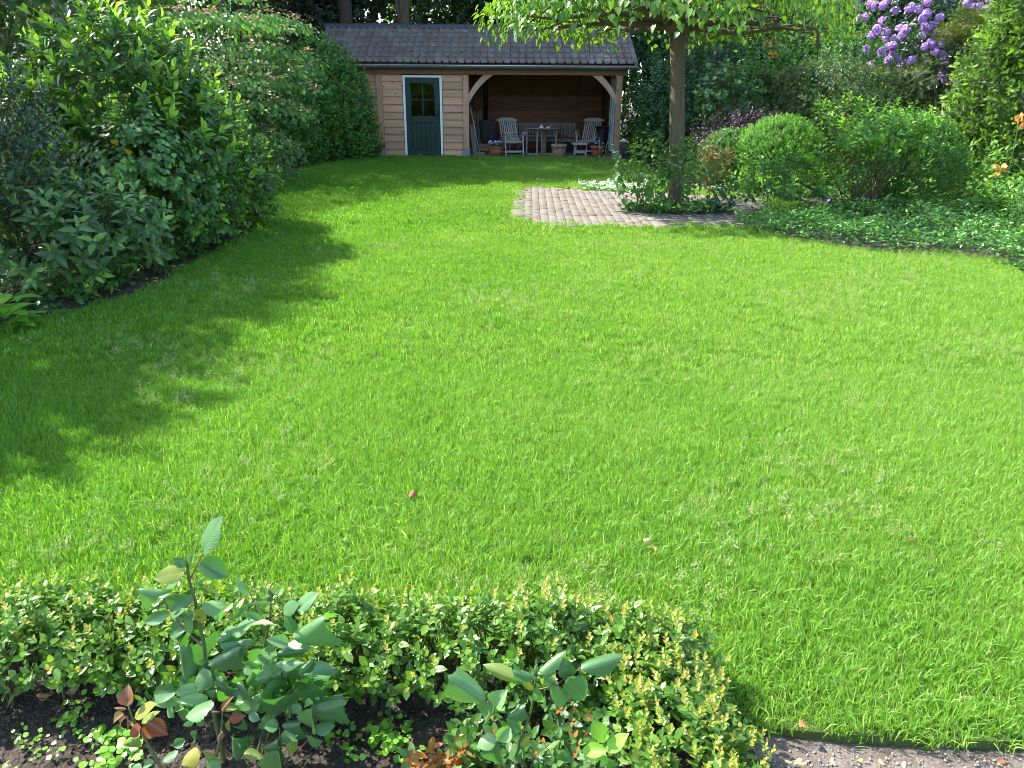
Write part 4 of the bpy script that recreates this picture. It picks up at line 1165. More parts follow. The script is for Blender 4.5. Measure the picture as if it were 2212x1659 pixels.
def shrub(name, label, catg, ells, base, tpl, mat, ns, length, k, size, n_parts=0, twig=M_TWIG, nb=6, br=.02, seed=1, rough=.16, shell=.45, group=None, part='leaf', cell=9.0, trad=.004, zmin=.05, face=.5, **kw):
    root = empty(name, (base[0], base[1], -.02), label, catg, group)
    P, N = in_blob(ells, ns, shell, zmin, rough, face, seed)
    L, tw = shoots(P, N, length, k, size, **kw)
    foliage(root, L, tpl, mat, n_parts, 'foliage', part, cell)
    if trad: twigs(root, tw, trad, twig)
    if nb:
        T = [np.array(e[0]) + np.array(e[1]) * nz(np.array([random.gauss(0, 1), random.gauss(0, 1), random.gauss(.4, .6)])) * random.uniform(.35, .75) for i in range(nb) for e in [ells[i % len(ells)]]]
        limbs(root, (base[0], base[1], -.02), T, br, twig)
    return root, L
E_ = lambda x, y, z, a, b, c: ((x, y, z), (a, b, c))

# ---- left border
shrub('cherry_laurel', 'tall cherry laurel with big glossy leaves and bright yellow green shoots', 'laurel',
      [E_(-4.2, 8.75, 1.35, .75, .8, 1.0), E_(-4.95, 8.6, .72, .85, .85, .8), E_(-3.75, 8.9, .95, .6, .7, .8)], (-4.4, 8.7), T_LAUREL, M_LAUREL, 740, .34, 9, .155, 300, M_TWIGG, 8, .022, 3, .2, open_=(.1, 1.15), cell=8, trad=.005, up=.8, young=.75)
shrub('evergreen_shrub', 'rounded light green evergreen shrub sloping down right of the cherry laurel', 'shrub',
      [E_(-4.1, 10.0, .85, .75, .9, .8), E_(-3.7, 9.9, .55, .62, .8, .56)], (-4.0, 9.9), T_OVW, M_EVER, 1100, .22, 8, .085, 200, M_TWIGG, 6, .018, 5, .16, up=.6)
shrub('holly_bush', 'bluish grey spiny holly at the far left edge', 'holly',
      [E_(-4.5, 6.95, 1.15, .5, .5, .68), E_(-4.6, 7.0, .6, .6, .5, .6)], (-4.3, 6.95), T_SPINY, M_HOLLY, 620, .22, 8, .058, 150, M_TWIG, 5, .014, 8, .2, young=.2)
shrub('ribbed_viburnum', 'low leathery shrub of drooping ribbed leaves near the left bed edge', 'shrub',
      [E_(-3.85, 6.5, .50, .72, .5, .40), E_(-3.68, 7.2, .40, .42, .5, .34)], (-3.75, 6.6), t_oval(.215, .05, .2), M_DAVID, 210, .18, 8, .122, 260, M_TWIG, 7, .010, 11, .22, up=.5, open_=(-.2, 1.0), droop=.12, cell=7)
rootI, LI = shrub('ivy_mound', 'mound of heart leaved ivy with a few yellow leaves beside the bed edge', 'ivy',
      [E_(-3.75, 8.0, .75, .55, .6, .66), E_(-3.55, 8.6, .45, .42, .7, .42)], (-3.7, 8.1), T_HEART, M_IVY, 620, .18, 6, .072, 280, M_TWIGG, 5, .010, 13, .14, up=.1, open_=(.3, .7), droop=.45, nup=.3, cell=7)
shrub('portuguese_laurel', 'tall evergreen screen beyond the left frame edge shading the lawn', 'shrub',
      [E_(-5.6, 4.6, 2.0, .8, 1.3, 1.7), E_(-5.6, 5.8, 2.0, .8, 1.0, 1.7), E_(-5.3, 5.2, 2.7, .7, 1.3, 1.1), E_(-5.95, 7.7, 3.9, .65, 1.3, .7)], (-5.7, 5.6), T_OVW, M_LAUREL, 2600, .3, 7, .12, 0, M_TWIGG, 6, .03, 4, .14, shell=.7, face=1.0)
for u_, v_ in ((247, 312), (285, 332), (263, 372), (262, 457), (283, 455), (336, 470), (300, 487), (419, 436), (327, 428), (297, 428), (330, 338)):
    p = at(u_, v_, 7.35 + .2 * random.random())
    o = bpy.data.objects.new('yellow_leaf', leaf_mesh(T_HEART, M_YELLOW, random.random() * .99)); COL.objects.link(o); o.parent = rootI
    o.location = p - WL[rootI]; o.rotation_euler = (random.uniform(1.2, 2.2) + 1.2, random.uniform(-.6, .6), random.uniform(-.8, .8)); o.scale = (.075,) * 3
def carpet(name, label, catg, poly, n, tpl, mat, size, hz, root_kind='stuff', nup=1.0, seed=1):
    poly = np.array(poly); lo, hi = poly.min(0), poly.max(0)
    P = np.stack([rng.uniform(lo[0], hi[0], n), rng.uniform(lo[1], hi[1], n), np.zeros(n)], 1)
    P = P[in_poly(P, [tuple(p) for p in poly])]
    m = len(P)
    d_ = .5 + .5 * np.sin(P[:, 0] * 4.1 + 1.3 * np.sin(P[:, 1] * 3.7)) * np.sin(P[:, 1] * 4.7 + np.sin(P[:, 0] * 5.3))
    P[:, 2] = hz * (.3 + .7 * d_) * rng.random(m) ** .5
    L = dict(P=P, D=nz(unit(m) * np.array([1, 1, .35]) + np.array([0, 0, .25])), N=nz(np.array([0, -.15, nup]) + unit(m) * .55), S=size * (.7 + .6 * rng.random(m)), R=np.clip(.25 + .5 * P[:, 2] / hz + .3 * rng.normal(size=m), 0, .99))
    o = joined(name, L, tpl, mat, None, root_kind)
    tag(o, label, catg)
    return o
carpet('ground_ivy', 'dark ivy carpet trailing over the soil under the left shrubs', 'ivy', [(-4.9, 5.1), (-3.85, 5.5), (-3.5, 6.0), (-3.42, 6.6), (-3.5, 8), (-5, 8)], 1500, T_LOBED, M_IVY, .06, .14)
rootH = empty('hosta', (-3.66, 5.38, -.02), 'pale broad leaved plant cut off by the left frame edge', 'plant')
a = rng.random(16) * 6.28
foliage(rootH, dict(P=np.stack([-3.68 + .05 * np.cos(a), 5.36 + .05 * np.sin(a), .02 + .2 * rng.random(16)], 1), D=nz(np.stack([np.cos(a), np.sin(a), .5 + 0 * a], 1)), N=np.tile([0, 0, 1.], (16, 1)), S=.17 + .06 * rng.random(16), R=rng.random(16)), t_oval(.32, .05, .3), M_CREEP, 16, 'foliage', 'leaf', 3)
# tiered viburnum: flat layers of paired leaves under faded flower heads
rootV = empty('tiered_viburnum', (-5.7, 14.6, -.02), 'broad viburnum in flat tiers with faded buff flower heads', 'shrub')
Ls = []; Fs = []
tiers = [(-6.1, 14.2, 3.35, 1.7, 1.5), (-4.9, 15.2, 2.95, 1.3, 1.5), (-5.9, 13.9, 2.85, 2.1, 1.7), (-5.3, 14.2, 2.45, 1.8, 1.7), (-4.7, 15.0, 2.2, 1.3, 1.5), (-6.2, 13.6, 2.3, 1.6, 1.4), (-5.4, 14.0, 1.95, 1.9, 1.7), (-4.9, 14.6, 1.55, 1.35, 1.7),
         (-5.9, 13.5, 1.5, 1.5, 1.3), (-5.2, 13.9, 1.1, 1.3, 1.6), (-5.0, 14.9, .75, 1.1, 1.6), (-5.3, 13.4, .55, 1.0, 1.2), (-4.95, 15.6, .35, .7, 1.2)]
for tx, ty, tz, ra, rb in tiers:
    n = int(1050 * ra * rb / 2.6)
    a = rng.random(n) * 6.28; q = np.sqrt(.15 + .85 * rng.random(n)) * (1 + .16 * np.sin(a * 5 + tx * 7))
    P = np.stack([tx + ra * q * np.cos(a), ty + rb * q * np.sin(a), tz - .24 * q ** 2 + .045 * rng.normal(size=n)], 1)
    rad = np.stack([np.cos(a), np.sin(a), -.5 * np.ones(n)], 1)
    Ls.append(dict(P=P, D=nz(rad * .6 + unit(n) * .55 + np.array([0, 0, -.3])), N=nz(np.array([0, -.3, .8]) + unit(n) * .4 + rad * .45), S=.066 + .032 * rng.random(n), R=np.clip(rng.random(n) * .7 + .25 * (tz > 2.6), 0, .99)))
    m = int(n * .05); b = rng.integers(0, n, m)
    for c_ in P[b]:
        k = 12
        Fs.append(dict(P=c_ + np.array([0, -.02, .085]) + rng.normal(size=(k, 3)) * np.array([.055, .055, .012]), D=nz(unit(k) * np.array([1, 1, .3])), N=nz(np.array([0, -.2, 1.]) + unit(k) * .4), S=.03 + .02 * rng.random(k), R=np.clip(rng.random(k) ** 1.2 * .75 + (.25 if rng.random() < .12 else 0), 0, .99)))
foliage(rootV, cat(Ls), T_OVW, M_VIB, 240, 'foliage', 'leaf', 7)
joined('flower_heads', cat(Fs), t_diamond(.45, .05, 0), M_VIBF, rootV)
limbs(rootV, (-5.6, 14.6, 0), [(t[0] + random.uniform(-.9, .9), t[1] + random.uniform(-.9, .5), t[2] - .1) for t in tiers for _ in (0, 1)], .028, M_BARKD)
shrub('wall_climber', 'dense green climber swallowing the left end of the shed', 'climber',
      [E_(-4.9, 20.7, 1.3, 1.05, .9, 1.5), E_(-4.3, 20.9, 1.05, .66, .7, 1.25), E_(-5.5, 19.5, 1.2, 1.1, 1.2, 1.4), E_(-4.25, 21.2, .35, .75, .7, .4)], (-4.9, 20.8), T_DIAW, M_CLIMB, 3000, .2, 7, .095, 0, M_TWIG, 6, .02, 17, .12, droop=.3, shell=.3, trad=0)
clem = empty('clematis', (-3.72, 21.3, -.02), 'violet blue clematis flowers at the edge of the wall climber', 'clematis')
MB().tube([(-3.9, 21.35, 0), (-3.85, 21.3, .5), (-3.75, 21.25, .9), (-3.72, 21.2, 1.35)], .008, 5).build('stem', M_TWIG, clem)
for u_, v_ in ((786, 241), (793, 253), (791, 259), (797, 265), (800, 270), (784, 277)):
    c_ = at(u_, v_, 21.2); f = nz(np.array([.2, -1, .2])); ang = np.arange(5) * 1.257 + rng.random()
    e1 = nz(np.cross(f, (0, 0, 1.))); e2 = np.cross(e1, f)
    joined('flower', dict(P=np.repeat(c_[None], 5, 0), D=np.cos(ang)[:, None] * e1 + np.sin(ang)[:, None] * e2 + f * .2, N=np.repeat(f[None], 5, 0), S=np.full(5, .075), R=rng.random(5)), t_oval(.33, .03, .1), M_CLEM, clem, None)

# ---- trees around the garden
def tree(name, label, x, y, h, r, z0, mat, n, size, tr, barkm=M_BARKD, tpl=T_DIAW, group='tall trees beyond the garden', seed=1, lean=(0, 0), zr=None):
    root = empty(name, (x, y, -.04), label, 'tree', group)
    top = np.array([x + lean[0], y + lean[1], h])
    MB().tube([(x, y, -.04), (x + lean[0] * .25 + .08, y + lean[1] * .25, h * .28), (x + lean[0] * .6 - .06, y + lean[1] * .6, h * .6), tuple(top)], [tr * 1.15, tr * .9, tr * .6, tr * .1], 10).build('trunk', barkm, root, smooth=True)
    r_ = np.random.default_rng(seed); cl = []
    hc = (h - z0) / 2
    for k in range(16):
        d = nz(r_.normal(size=3)); q = .45 + .45 * r_.random()
        c = np.array([x + lean[0] * .6, y + lean[1] * .6, z0 + hc]) + d * np.array([r * .78, r * .78, hc * .82]) * q
        cl.append((tuple(c), (r * (.32 + .2 * r_.random()),) * 2 + (hc * (.2 + .14 * r_.random()),)))
    P, N = in_blob(cl, n // 5, .7, z0 * .7, .2, .8, seed)
    L, tw = shoots(P, N, .35, 5, size, up=.3, sv=.35)
    foliage(root, L, tpl, mat)
    limbs(root, (x + lean[0] * .25, y + lean[1] * .25, h * .25), [c[0] for c in cl[:9]], tr * .38, barkm)
    return root
# behind the shed
tree('bluish_conifer', 'dark bluish conifer standing behind the left end of the shed roof', -6.9, 28.5, 11, 2.4, .3, M_BLUET, 17000, .20, .2, seed=21)
tree('ivy_clad_tree', 'tree with a bare grey trunk showing above the shed ridge', -3.75, 27.3, 13.5, 3.0, 5.2, M_DARKT, 14000, .20, .19, M_BARK, seed=22, lean=(.5, 0))
tree('dark_tree', 'dark leafy tree behind the middle of the shed roof', -1.6, 29.5, 13, 3.0, .4, M_DARKT, 17000, .20, .22, seed=23)
tree('dark_tree', 'dark leafy tree behind the right end of the shed roof', 2.6, 28.5, 12, 3.0, .4, M_DARKT, 17000, .20, .22, seed=24)
tree('lime_green_tree', 'lime green tree glimpsed beneath the parasol crown at the right rear', 6.4, 27.0, 9.5, 2.6, .5, M_LIMET, 13000, .17, .18, seed=25)
tree('dark_tree', 'dark tree behind the orange azalea', 9.8, 26.0, 10.5, 3.2, .3, M_DARKT, 17000, .20, .22, seed=26)
tree('dark_tree', 'dark tree behind the purple rhododendron', 13.8, 23.0, 10.5, 3.4, .3, M_DARKT, 15000, .20, .24, seed=27)
tree('lime_green_tree', 'sunlit lime green tree above the tiered viburnum', -9.9, 20.0, 13.5, 2.9, 1.0, M_LIMET, 17000, .18, .2, seed=28)
tree('dark_tree', 'dark tree behind the tiered viburnum at the upper left', -11.5, 24.5, 15, 3.6, .6, M_DARKT, 18000, .21, .25, seed=29)
tree('dark_tree', 'dark tree between the lime green tree and the bluish conifer', -7.7, 23.6, 19.5, 3.7, 1.6, M_DARKT, 24000, .20, .2, seed=30)
tree('dark_tree', 'dark tree far back on the left', -15.0, 27.0, 12, 3.8, .3, M_DARKT, 12000, .22, .25, seed=31)
tree('dark_tree', 'broad dark tree rising behind the wall climber at the shed end', -5.2, 25.9, 18.5, 3.5, 2.2, M_DARKT, 24000, .21, .2, seed=32)
def hedge_box(name, label, a, b, w, h, n, tpl, mat, size, length, k, group=None, z0=.05, wav=.12, **kw):
    a = np.array(a, float); b = np.array(b, float); Lh = np.linalg.norm(b - a); d = (b - a) / Lh; nn = np.array([d[1], -d[0]])
    if nn[1] > 0: nn = -nn
    c = (a + b) / 2
    root = empty(name, (c[0], c[1], -.02), label, 'hedge', group)
    m = int(n * .72)
    t = rng.random(n) * Lh; z = z0 + (h - z0) * rng.random(n); off = w / 2 - .3 * rng.random(n) ** 1.6
    top = np.arange(n) >= m
    z[top] = h - .18 * rng.random(n - m); off[top] = rng.uniform(-w / 2, w / 2, n - m)
    wv = wav * (np.sin(t * 2.1 + z * 1.3) + .7 * np.sin(z * 3.3 - t * 1.1) + .5 * np.sin(t * 5.1 + 2 * z))
    off = off + wv * ~top; z = z + wv * top
    P = np.stack([a[0] + d[0] * t + nn[0] * off, a[1] + d[1] * t + nn[1] * off, z], 1)
    N = np.where(top[:, None], np.array([[nn[0] * .2, nn[1] * .2, 1]]), np.array([[nn[0], nn[1], .15]]))
    L, tw = shoots(P, N, length, k, size, **kw)
    foliage(root, L, tpl, mat)
    for t_ in np.arange(.4, Lh, .8):
        p = a + d * t_
        MB().tube([(p[0], p[1], -.02), (p[0] + .05, p[1], h * .5), (p[0] - .03, p[1], h * .85)], [.05, .04, .015], 6).build('stem', M_BARKD, root, smooth=True)
    return root
hedge_box('boundary_hedge', 'tall dark hedge behind the tiered viburnum along the left boundary', (-8.6, 9.0), (-7.2, 22.5), .9, 4.3, 5200, T_DIAW, M_DARKT, .15, .25, 5, up=.1, wav=.2)
hedge_box('boundary_hedge', 'tall dark hedge far behind the shed along the rear boundary', (-9.0, 31.5), (17.0, 31.5), 1.2, 5.2, 6500, T_DIAW, M_DARKT, .22, .3, 5, up=.1, wav=.3)
hedge_box('boundary_hedge', 'tall dark hedge behind the hazel bush at the right rear', (3.6, 24.6), (15.5, 21.0), 1.0, 3.2, 4200, T_DIAW, M_DKSH, .16, .25, 5, up=.1, wav=.25)

rootC, _ = shrub('hemlock', 'feathery hemlock sprays over the cherry laurel at the upper left corner', 'conifer', [E_(-7.7, 11.6, 2.3, 1.9, 1.5, 2.2), E_(-8.6, 11.0, 3.2, 1.6, 1.5, 1.9), E_(-6.6, 12.3, 2.0, 1.3, 1.2, 1.9)], (-7.7, 11.8), T_SPRAY, M_YEW, 2600, .3, 3, .24, 0, M_BARKD, 5, .05, 33, .2, up=-.15, open_=(.3, .9), droop=.25, trad=.004, nup=.6, face=.4)
limbs(rootC, (-7.7, 11.8, 0), [(-7.7, 11.8, 4.2)], .12, M_BARKD)

# ---- the parasol catalpa
cat_ = empty('parasol_catalpa', (2.47, 11.87, -.02), 'parasol shaped catalpa with a flat umbrella crown over the patio', 'tree')
TR = np.array([2.29, 11.87, 2.52])
MB().tube([(2.475, 11.87, -.02), (2.46, 11.87, .15), (2.42, 11.87, .8), (2.36, 11.87, 1.6), (2.305, 11.87, 2.3), tuple(TR)], [.155, .122, .112, .106, .106, .13], 16).build('trunk', M_BARK, cat_, smooth=True)
MB().lathe((2.29, 11.87, 2.44), [(.10, 0), (.17, .04), (.19, .10), (.15, .2), (.04, .25)], 14).build('graft_knob', M_BARK, cat_, smooth=True)
CR = np.array([2.15, 11.85]); RXc, RYc = 2.5, 2.15
tips = []
for k in range(20):
    a = 2 * math.pi * k / 20 + random.uniform(-.15, .15); q = random.uniform(.6, .92)
    tip = np.array([CR[0] + RXc * q * math.cos(a), CR[1] + RYc * q * math.sin(a), 2.62 + random.uniform(-.18, .42)])
    m1 = TR * .6 + tip * .4 + np.array([random.uniform(-.12, .12), random.uniform(-.12, .12), random.uniform(-.06, .26)])
    m2 = TR * .25 + tip * .75 + np.array([random.uniform(-.1, .1), random.uniform(-.1, .1), random.uniform(-.02, .16)])
    MB().tube([TR + np.array([0, 0, .03]), m1, m2, tip], [.046, .033, .022, .010], 7).build('branch', M_BARK, cat_, smooth=True)
    tips += [m1, m2, tip]
    for j in range(7):
        b0 = (m1 * (1 - j / 7) + tip * j / 7) + np.array([0, 0, .02]); e = b0 + np.array([random.gauss(0, .3), random.gauss(0, .3), random.gauss(-.02, .16)])
        MB().tube([b0, (b0 + e) / 2 + np.array([0, 0, .04]), e], [.016, .012, .006], 5).build('twig', M_BARK, cat_, smooth=True)
n = 8500
a = rng.random(n) * 6.28; q = np.sqrt(rng.random(n)) * (1 + .08 * np.sin(a * 7) + .05 * np.sin(a * 13 + 2))
P = np.stack([CR[0] + RXc * q * np.cos(a), CR[1] + RYc * q * np.sin(a), np.zeros(n)], 1)
topz = 3.15 - .25 * q ** 2; low = 2.58 - .30 * np.clip((q - .6) / .4, 0, 1) ** 1.5
P[:, 2] = low + (topz - low) * rng.random(n) ** .55
keep = (P[:, 2] > 2.78) | (q > .82 + .1 * np.sin(a * 9)) | (rng.random(n) < .12)
P = P[keep]; a = a[keep]; q = q[keep]; n = len(P)
rad = np.stack([np.cos(a), np.sin(a), 0 * a], 1)
hang = np.clip(1.5 * (rng.random(n) + .2), 0, 1.5)
L = dict(P=P, D=nz(rad * .5 + unit(n) * .6 + np.array([0, 0, -1.]) * hang[:, None]), N=nz(np.array([0, 0, 1.]) + rad * .8 + unit(n) * .5), S=.066 + .05 * rng.random(n), R=np.clip(.15 + .65 * rng.random(n) + .15 * q, 0, .99))
foliage(cat_, L, t_heart(.05, .2, .36), M_CATAL, 300, 'foliage', 'leaf', 6)

# ---- planting round the trunk
shrub('trunk_shrub', 'loose green shrub growing at the foot of the parasol tree', 'shrub', [E_(1.95, 11.6, .48, .55, .45, .5), E_(2.4, 11.55, .5, .45, .4, .55)], (2.1, 11.65), T_OVW, M_HYD, 100, .28, 7, .088, 220, M_TWIGG, 7, .008, 41, .25, up=.7, open_=(-.1, .7), droop=.25, rbias=-.15, young=.2, cell=6)
ysh = empty('yellow_sapling', (1.95, 11.95, -.02), 'slender sapling with sunlit yellow leaves left of the parasol trunk', 'plant')
Ly, twy = shoots(np.array([[1.75 + .1 * i, 11.95 + .03 * i, .55 + .04 * (i % 3)] for i in range(6)]), np.tile([0, 0, 1.], (6, 1)), .4, 8, .085, up=.6, young=0)
Ly['R'] = rng.random(len(Ly['P'])) * .9
M_YSAP = leafmat('yellow_sapling_leaf', [(0, (.14, .22, .03)), (1, (.40, .38, .03))], .5, .4, tcol=(1.5, 1.5, .5))
foliage(ysh, Ly, T_LANCE, M_YSAP, 48, 'foliage', 'leaf', 2); twigs(ysh, twy, .006, M_TWIGG)
limbs(ysh, (1.95, 11.95, 0), [tuple(p) for p in twy[0]], .01, M_TWIGG)
hel = empty('hellebore', (3.0, 11.5, -.02), 'dark long leaved clump right of the parasol trunk', 'plant')
Lh, twh = shoots(np.array([[2.9 + rng.normal() * .2, 11.5 + rng.normal() * .12, .05] for i in range(14)]), nz(unit(14) * np.array([1, 1, .1]) + np.array([0, 0, .7])), .42, 6, .17, up=.8, open_=(-.4, .3), droop=.3, rbias=-.1, young=.1)
foliage(hel, Lh, T_LANCE, M_DKSH, 80, 'foliage', 'leaf', 4); twigs(hel, twh, .006, M_TWIGG)
carpet('trunk_ivy', 'low ivy ring on the paving round the parasol trunk', 'ivy', [(2.45 + .85 * math.cos(t), 11.75 + .5 * math.sin(t)) for t in np.linspace(0, 6.28, 14)], 900, T_LOBED, M_IVY, .07, .2)
carpet('silver_groundcover', 'silvery leaved clump spilling onto the rear patio edge', 'ground cover', [(1.15, 14.5), (1.5, 14.1), (2.2, 13.9), (2.6, 14.3), (2.2, 15.0), (1.3, 14.9)], 700, T_OVW, M_SILVER, .075, .22)

# ---- right rear
shrub('hazel_bush', 'tall dark green bush right against the shed end', 'bush', [E_(4.15, 20.4, 1.25, 1.25, 1.1, 1.35), E_(4.9, 20.8, 1.7, 1.1, 1.0, 1.3)], (4.3, 20.6), T_OVW, M_DKSH, 1500, .26, 7, .085, 0, M_TWIG, 6, .02, 51, .18, trad=0)
shrub('dark_shrub', 'very dark shrub filling the corner behind the parasol trunk', 'bush', [E_(6.2, 21.5, 1.7, 1.8, 1.4, 2.0), E_(8.0, 21.8, 2.0, 1.8, 1.4, 2.2)], (6.6, 21.6), T_DIAW, M_DKSH, 1900, .3, 6, .11, 0, M_TWIG, 5, .03, 52, .2, trad=0)
shrub('low_box_bush', 'small bushy box plant at the right corner post of the shed', 'box bush', [E_(3.35, 20.2, .38, .42, .4, .42)], (3.35, 20.2), T_BOX, M_BOXD, 420, .12, 9, .036, 0, M_TWIG, 3, .01, 53, .12, trad=0)
shrub('maple_sapling', 'maple sapling with pale lobed leaves right of the parasol trunk', 'maple', [E_(4.55, 17.6, 1.45, .55, .45, .62), E_(5.0, 17.8, 1.0, .5, .4, .5)], (4.7, 17.7), T_LOBED, M_MAPLE, 190, .25, 6, .12, 150, M_TWIG, 5, .014, 54, .2, nup=.7, droop=.3, cell=5)
rootA, _ = shrub('golden_azalea', 'azalea with clusters of golden orange flowers above the rear hedge', 'azalea', [E_(6.2, 18.9, 1.85, 1.2, .8, .85), E_(7.6, 18.8, 2.25, .9, .7, .7)], (6.6, 18.9), T_DIAW, M_CLIMB, 800, .25, 7, .085, 0, M_TWIG, 6, .015, 55, .2, trad=0)
def truss(root, c, f, n, size, mat, nm='flower', tpl=None, ball=False):
    f = nz(np.array(f, float)); D = nz(unit(n) + f * .9)
    if ball:
        T = nz(np.cross(D, unit(n)))
        L = dict(P=np.array(c) + D * size * .62 - T * size * .3, D=T + D * .25, N=D + .25 * unit(n), S=size * (.65 + .3 * rng.random(n)), R=rng.random(n))
    else:
        L = dict(P=np.array(c) + D * size * .55, D=nz(D + unit(n) * .35), N=nz(np.cross(D, unit(n)) + .3 * D), S=size * (.75 + .4 * rng.random(n)), R=rng.random(n))
    joined(nm, L, tpl or t_oval(.42, .06, -.25), mat, root, None)
for u_, v_ in ((1655, 93), (1663, 97), (1677, 88), (1681, 96), (1668, 115), (1679, 118), (1664, 122), (1770, 47), (1783, 55), (1792, 62), (1853, 78), (1781, 72), (1724, 62), (1755, 84)):
    truss(rootA, at(u_, v_, 17.75), (-.2, -1, .4), 9, .06, M_AZAL, 'flower', t_oval(.25, .05, .3))
# yew hedge across the back and the bright yew at the right
hedge_box('conifer_hedge', 'dark clipped conifer hedge closing the rear right of the garden', (4.9, 19.5), (8.4, 16.2), 1.0, 2.15, 3600, T_SPRAY, M_YEWD, .17, .16, 3, up=.0, open_=(.3, .9), droop=.25, nup=.4)
hedge_box('olive_hedge', 'brownish olive conifer hedge below the purple rhododendron', (8.5, 16.4), (8.0, 14.4), .9, 2.75, 2600, T_SPRAY, M_YEWO, .15, .16, 3, up=.0, open_=(.3, .9), droop=.2, nup=.4, rbias=.1)
shrub('bright_yew', 'tall yew with fresh lime green tips at the right frame edge', 'yew', [E_(8.2, 13.5, 1.5, .8, .9, 1.7), E_(8.55, 13.2, 2.8, .9, 1.0, 1.5), E_(8.0, 13.7, .9, .75, .8, 1.0)], (8.3, 13.4), T_SPRAYW, M_YEW, 5200, .20, 4, .12, 0, M_BARKD, 3, .04, 57, .12, shell=.3, up=.4, open_=(.4, 1.1), young=.7, trad=0, rbias=.1)
shrub('climbing_rose', 'arching grey green rambler spilling over the dark hedge', 'rambling rose', [E_(6.75, 16.5, 1.95, .95, .5, .62), E_(6.9, 16.1, 1.3, .6, .35, .6)], (6.8, 16.6), T_DIAW, M_DKSH, 620, .22, 7, .048, 0, M_TWIGG, 6, .01, 58, .25, droop=.3, trad=0, rbias=.1)
rootR, _ = shrub('rhododendron', 'tall rhododendron covered in purple flower trusses above the hedge', 'rhododendron', [E_(8.75, 17.4, 3.35, 1.65, 1.2, 1.3), E_(10.2, 17.0, 3.6, 1.3, 1.1, 1.0), E_(8.35, 16.9, 2.75, .9, .7, .7)], (9.2, 17.3), T_LANCE, M_RHLEAF, 650, .2, 7, .12, 0, M_BARKD, 8, .03, 59, .15, open_=(-.3, .5), droop=.2)
P, N = in_blob([E_(8.75, 17.35, 3.35, 1.7, 1.25, 1.35), E_(10.2, 17.0, 3.6, 1.35, 1.15, 1.05), E_(8.35, 16.85, 2.75, .95, .75, .75)], 280, .06, 1.9, .15, 0, 59)
for p_, n_v in zip(P, N):
    truss(rootR, p_ + n_v * .05, n_v + np.array([-.2, -.4, .3]), 30, .105, M_RHFL, 'flower_truss', T_PET, True)
shrub('purple_shrub', 'dark purple leaved shrub behind the clipped box ball', 'shrub', [E_(4.55, 16.6, .72, .75, .45, .42), E_(5.2, 16.9, .9, .5, .4, .35)], (4.8, 16.7), T_LANCE, M_PURPLE, 300, .28, 8, .105, 0, M_TWIGR, 5, .01, 60, .2, droop=.15)
shrub('box_ball', 'bright green clipped box ball standing left of the vase shaped shrub', 'box ball', [E_(4.95, 14.9, .62, .74, .70, .62)], (4.95, 14.9), T_BOX, M_BOX, 2600, .10, 9, .034, 0, M_TWIG, 4, .015, 61, .05, shell=.18, trad=0, group='clipped box balls')
shrub('box_ball', 'smaller duller box ball half hidden at the left of the bright one', 'box ball', [E_(4.2, 15.4, .50, .55, .52, .50)], (4.2, 15.4), T_BOX, M_BOXD, 1500, .10, 9, .034, 0, M_TWIG, 3, .012, 62, .06, shell=.2, trad=0, group='clipped box balls')
shrub('box_ball', 'large dark green box ball behind the right side of the vase shaped shrub', 'box ball', [E_(6.0, 12.4, .66, .84, .75, .72)], (6.0, 12.4), T_BOX, M_BOXD, 3400, .11, 9, .036, 0, M_TWIG, 4, .015, 63, .05, shell=.18, trad=0, group='clipped box balls')
shrub('nandina', 'small shrub with orange tinted leaves in front of the box balls', 'shrub', [E_(3.55, 14.3, .40, .22, .22, .32)], (3.55, 14.5), T_LANCE, M_NAND, 60, .22, 7, .085, 60, M_TWIGR, 4, .008, 64, .2, cell=4)
lil = empty('day_lily', (4.15, 13.9, -.02), 'arching lime green strap leaves at the foot of the box ball', 'plant')
nl = 40; a = rng.random(nl) * 6.28
foliage(lil, dict(P=np.stack([4.15 + .12 * np.cos(a), 13.85 + .12 * np.sin(a), 0 * a + .02], 1), D=nz(np.stack([np.cos(a) * .6, np.sin(a) * .6, .9 + 0 * a], 1)), N=nz(np.stack([-np.cos(a), -np.sin(a), .5 + 0 * a], 1)) * -1, S=.32 + .15 * rng.random(nl), R=rng.random(nl) * .9), t_oval(.06, .02, .45), M_CREEP, 40, 'foliage', 'leaf', 2)
# hydrangea: open vase of reddish stems with leaf rosettes
hyd = empty('hydrangea', (5.0, 11.5, -.02), 'vase shaped shrub on brown stems with bright leaf rosettes', 'shrub')
pts = []
P, N = in_blob([E_(4.95, 11.5, 1.05, .80, .6, .46), E_(3.92, 11.4, .42, .75, .5, .32), E_(5.5, 11.5, 1.15, .38, .4, .26)], 260, .6, .25, .2, .7, 66)
L, tw = shoots(P, N, .20, 10, .102, up=.9, open_=(-.1, .9), young=.75, nup=.2)
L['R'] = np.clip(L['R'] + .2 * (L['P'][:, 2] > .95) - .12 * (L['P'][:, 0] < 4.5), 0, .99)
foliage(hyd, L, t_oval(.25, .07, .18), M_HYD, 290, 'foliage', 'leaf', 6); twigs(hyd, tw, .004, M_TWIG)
for b_, sel in (((4.93, 11.45, -.02), P[::22]), ((5.15, 11.45, -.02), P[3::22])):
    limbs(hyd, b_, [tuple(p) for p in sel], .013, M_TWIG, 'branch', 6, .1)
vin = [(2.85, 10.15), (3.2, 9.42), (3.8, 8.62), (4.5, 8.40), (5.0, 8.28), (4.95, 7.5), (6.2, 6.6), (8.5, 7.2), (8.5, 10.4), (7.6, 11.4), (6.6, 11.4), (5.0, 12.0), (4.0, 11.2), (3.3, 10.9)]
